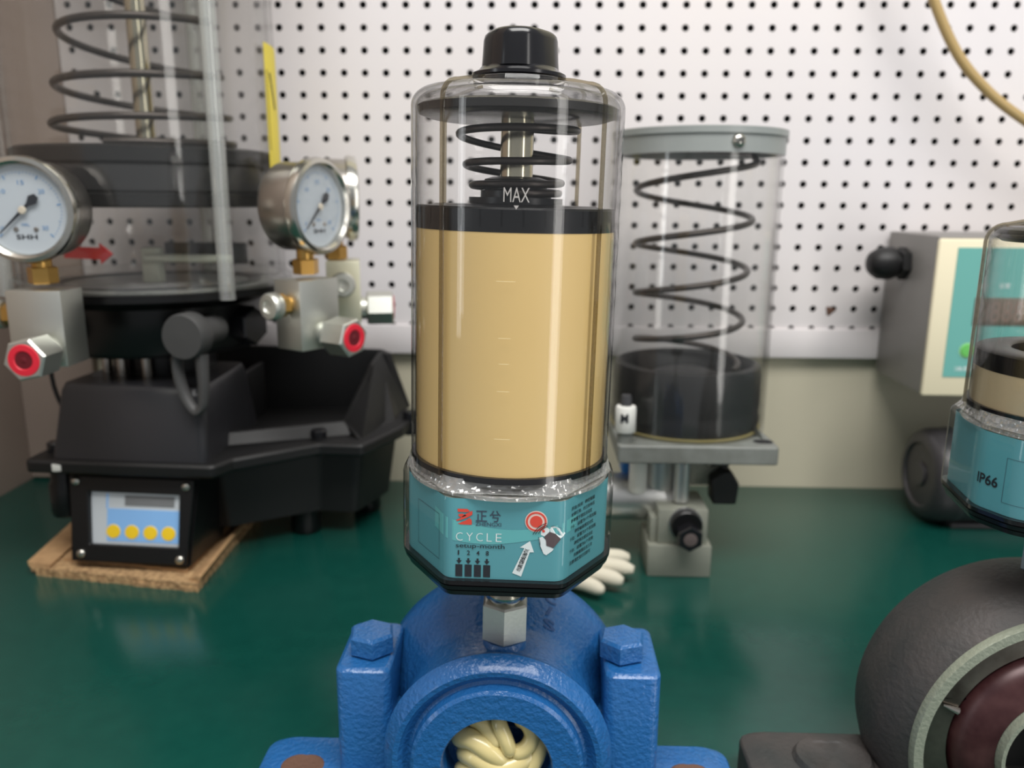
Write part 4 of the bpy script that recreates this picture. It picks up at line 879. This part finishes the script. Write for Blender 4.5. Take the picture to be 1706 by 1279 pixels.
# ------------------------------------------------------------------ cardboard under the large pump
def cardboard():
    t = thing('cardboard_sheet', 'piece of torn brown corrugated cardboard under the large black pump', 'cardboard', (-0.41, 0.80, 0))
    rnd = random.Random(3)
    def sheet(name, cor, z0, z1, jag, m):
        P = []
        for i in range(4):
            a = Vector(cor[i]); c = Vector(cor[(i+1) % 4]); n = max(4, int((c-a).length/0.006))
            for k in range(n):
                p = a.lerp(c, k/n); P.append((p.x+0.41+rnd.uniform(-jag, jag), p.y-0.80+rnd.uniform(-jag, jag)))
        b = B(); b.prism(P, z0, z1); return b.obj(name, m, t, smooth=0)
    sheet('lower_sheet', [(-0.490, 0.7275), (-0.3175, 0.6985), (-0.322, 0.892), (-0.500, 0.900)], 0.0, 0.0042, 0.0012, M_cardedge)
    sheet('middle_sheet', [(-0.494, 0.7285), (-0.3170, 0.6995), (-0.324, 0.880), (-0.500, 0.890)], 0.0044, 0.0085, 0.0015, M_cardedge)
    sheet('upper_sheet', [(-0.472, 0.7440), (-0.336, 0.7220), (-0.336, 0.860), (-0.480, 0.870)], 0.0087, 0.0120, 0.0008, M_cardboard)
    b = B(); b.loft([[(u+0.41, v-0.80, z) for u, v, z in ((-0.4975, 0.7290, 0.0086), (-0.476, 0.7260, 0.0086), (-0.474, 0.7262, 0.0120), (-0.4995, 0.7300, 0.0135))], [(u+0.41, v-0.80, z) for u, v, z in ((-0.515, 0.8800, 0.0086), (-0.490, 0.8800, 0.0086), (-0.490, 0.8800, 0.0120), (-0.517, 0.8800, 0.0150))]]); b.obj('folded_edge', M_cardboard, t, smooth=0)
    b = B(); b.loft([[(u+0.41, v-0.80, z) for u, v, z in ((-0.3300, 0.7080, 0.0086), (-0.3160, 0.7020, 0.0086), (-0.3140, 0.7020, 0.0145), (-0.3180, 0.7030, 0.0150))], [(u+0.41, v-0.80, z) for u, v, z in ((-0.3350, 0.8900, 0.0086), (-0.3230, 0.8900, 0.0086), (-0.3190, 0.8900, 0.0175), (-0.3230, 0.8900, 0.0180))]]); b.obj('raised_flap', M_cardboard, t, smooth=0)
cardboard()

# ------------------------------------------------------------------ wall controller
def controller():
    x0, x1, y0, y1, z0, z1 = 0.4275, 0.66, 0.8800, WY-0.0045, 0.1595, 0.3321
    t = thing('control_box', 'grey wall control box with cream frame and teal keypad panel', 'control box', (x0, y1, z0))
    P = lambda X: X-x0; Q = lambda Y: Y-y1; Z = lambda z: z-z0
    B().box(0, P(x1), Q(y0+0.006), 0, 0, Z(z1), bev=0.002).obj('box_body', M_boxgrey, t)
    b = B().box(-0.001, P(x1)+0.001, Q(y0), Q(y0+0.0065), -0.001, Z(z1)-0.003, bev=0.003); fr = b.obj('front_frame', M_cream, t)
    pn = B().box(0.0190, P(x1)-0.0190, Q(y0)-0.0008, Q(y0)+0.0002, 0.0210, Z(z1)-0.0120).obj('keypad_panel', M_panelteal, t, smooth=0)
    f = lambda u, v: (u/1000, Q(y0)-0.0012, v/1000)
    d = B().box(0.0430, 0.1250, Q(y0)-0.0016, Q(y0)-0.0007, 0.0780, 0.1080, bev=0.0003).obj('display', M_display, pn)
    b = B(); text(b, '888888', (48, 82, 120, 104), lambda u, v: (u/1000, Q(y0)-0.0018, v/1000)); b.obj('digits', mat('dim_digits', (126, 104, 92), 0.5), pn, smooth=0)
    b = B(); shape(b, circ(8.6, 28, 41.5, 50.5), f); b.obj('button_ring', M_greenring, pn, smooth=0)
    b = B(); b.lathe([(0.0070, 0), (0.0066, 0.0014), (0, 0.0016)], 24, T(0.0415, Q(y0)-0.0012, 0.0505) @ TOFRONT); b.obj('green_button', M_green_btn, pn)
    b = B(); b.lathe([(0.0070, 0), (0.0066, 0.0014), (0, 0.0016)], 24, T(0.0700, Q(y0)-0.0012, 0.0505) @ TOFRONT); b.obj('green_button', M_green_btn, pn)
    b = B(); text(b, '运行', (45, 118, 56, 123.5), f); text(b, '油脂润滑控制器', (30, 28, 100, 33), f); text(b, '设置', (66, 118, 78, 123.5), f); b.obj('lettering', M_inkw, pn, smooth=0)
    M = T(0.001, -0.052, 0.1380) @ RY(-PI/2) @ Matrix.Scale(0.98, 4)
    b = B(); hexnut(b, 0.0190, 0.0, 0.011, M, 0.2); g = b.obj('cable_gland', M_blackm, t, smooth=20)
    b = B(); b.lathe([(0.0125, 0.011), (0.0125, 0.014), (0.0175, 0.015), (0.0190, 0.020), (0.0180, 0.034), (0.0130, 0.042), (0.0090, 0.045), (0, 0.046)], 24, M, mod=lambda a, z: 1+0.03*math.cos(10*a)); b.obj('gland_nut', M_blackm, g)
controller()

# ------------------------------------------------------------------ motor lying on the bench
t = thing('electric_motor', 'dark grey cylindrical motor lying on the bench below the control box', 'motor', (0.4520, 0.918, 0.0))
M = T(0, 0, 0.0555) @ RY(PI/2)
b = B(); b.lathe([(0.0, 0.003), (0.036, 0.003), (0.038, 0.000), (0.0440, 0.0005), (0.0500, 0.004), (0.0540, 0.011), (0.0550, 0.020), (0.0550, 0.2300), (0.050, 0.238), (0.0, 0.238)], 64, M); b.obj('motor_body', M_motor, t)
b = B(); b.ring([(0.0550, 0.028), (0.0557, 0.029), (0.0557, 0.034), (0.0550, 0.035)], 64, M); b.obj('seam_band', M_dgrey, t)
b = B(); b.lathe([(0.0, 0.0), (0.013, 0.0), (0.014, 0.001), (0.014, 0.0035)], 48, M); b.obj('end_boss', M_motor, t)
B().box(0.03, 0.20, -0.03, 0.03, 0.0, 0.006, bev=0.001).obj('motor_foot', M_motor, t)

# ------------------------------------------------------------------ hose across the pegboard
pts = []
K = [(0.375, 0.955, 0.72), (0.4000, 0.955, 0.640), (0.4256, 0.955, 0.578), (0.4579, 0.955, 0.5234), (0.4949, 0.955, 0.4860), (0.5351, 0.955, 0.4580), (0.59, 0.96, 0.430), (0.66, 0.97, 0.412), (0.74, 1.00, 0.405)]
K = [Vector(k) for k in K]
for i in range(len(K)-1):
    for k in range(8):
        u = k/8; p0, p1, p2, p3 = K[max(i-1, 0)], K[i], K[i+1], K[min(i+2, len(K)-1)]; pts.append(0.5*((2*p1)+(-p0+p2)*u+(2*p0-5*p1+4*p2-p3)*u*u+(-p0+3*p1-3*p2+p3)*u**3))
pts.append(K[-1])
b = B(); b.tube(pts, 0.0055, 14)
tag(b.obj('hose', M_hose), 'tan plastic hose sagging in front of the pegboard', 'hose')

# ------------------------------------------------------------------ cotton glove
b = B()
GX, GY = 0.044, 0.735
for (px, py, ang, l, r, z) in ((0.0, 0.030, 0.05, 0.056, 0.0085, 0.010), (0.0, 0.014, -0.25, 0.058, 0.0090, 0.012), (-0.004, -0.001, -0.42, 0.052, 0.0088, 0.0105), (-0.012, -0.014, -0.62, 0.044, 0.0080, 0.009)):
    P = [(GX+px+l*k/7*math.cos(ang), GY+py+l*k/7*math.sin(ang), z+0.004*math.sin(k/7*2.6)) for k in range(8)]
    b.tube(P, [r*0.9]*6+[r*0.82, r*0.5], 14)
b.tube([(GX-0.075, GY+0.030, 0.0145), (GX-0.045, GY+0.022, 0.0150), (GX-0.015, GY+0.012, 0.0150), (GX+0.012, GY+0.008, 0.0125)], [0.026, 0.030, 0.030, 0.020], 18, flat=0.42)
gl = b.obj('work_glove', M_cotton)
tag(gl, 'white cotton work glove lying on the green mat', 'glove')
rm = gl.modifiers.new('knit', 'REMESH'); rm.mode = 'VOXEL'; rm.voxel_size = 0.0022; rm.use_smooth_shade = True
sm = gl.modifiers.new('soft', 'SMOOTH'); sm.iterations = 3
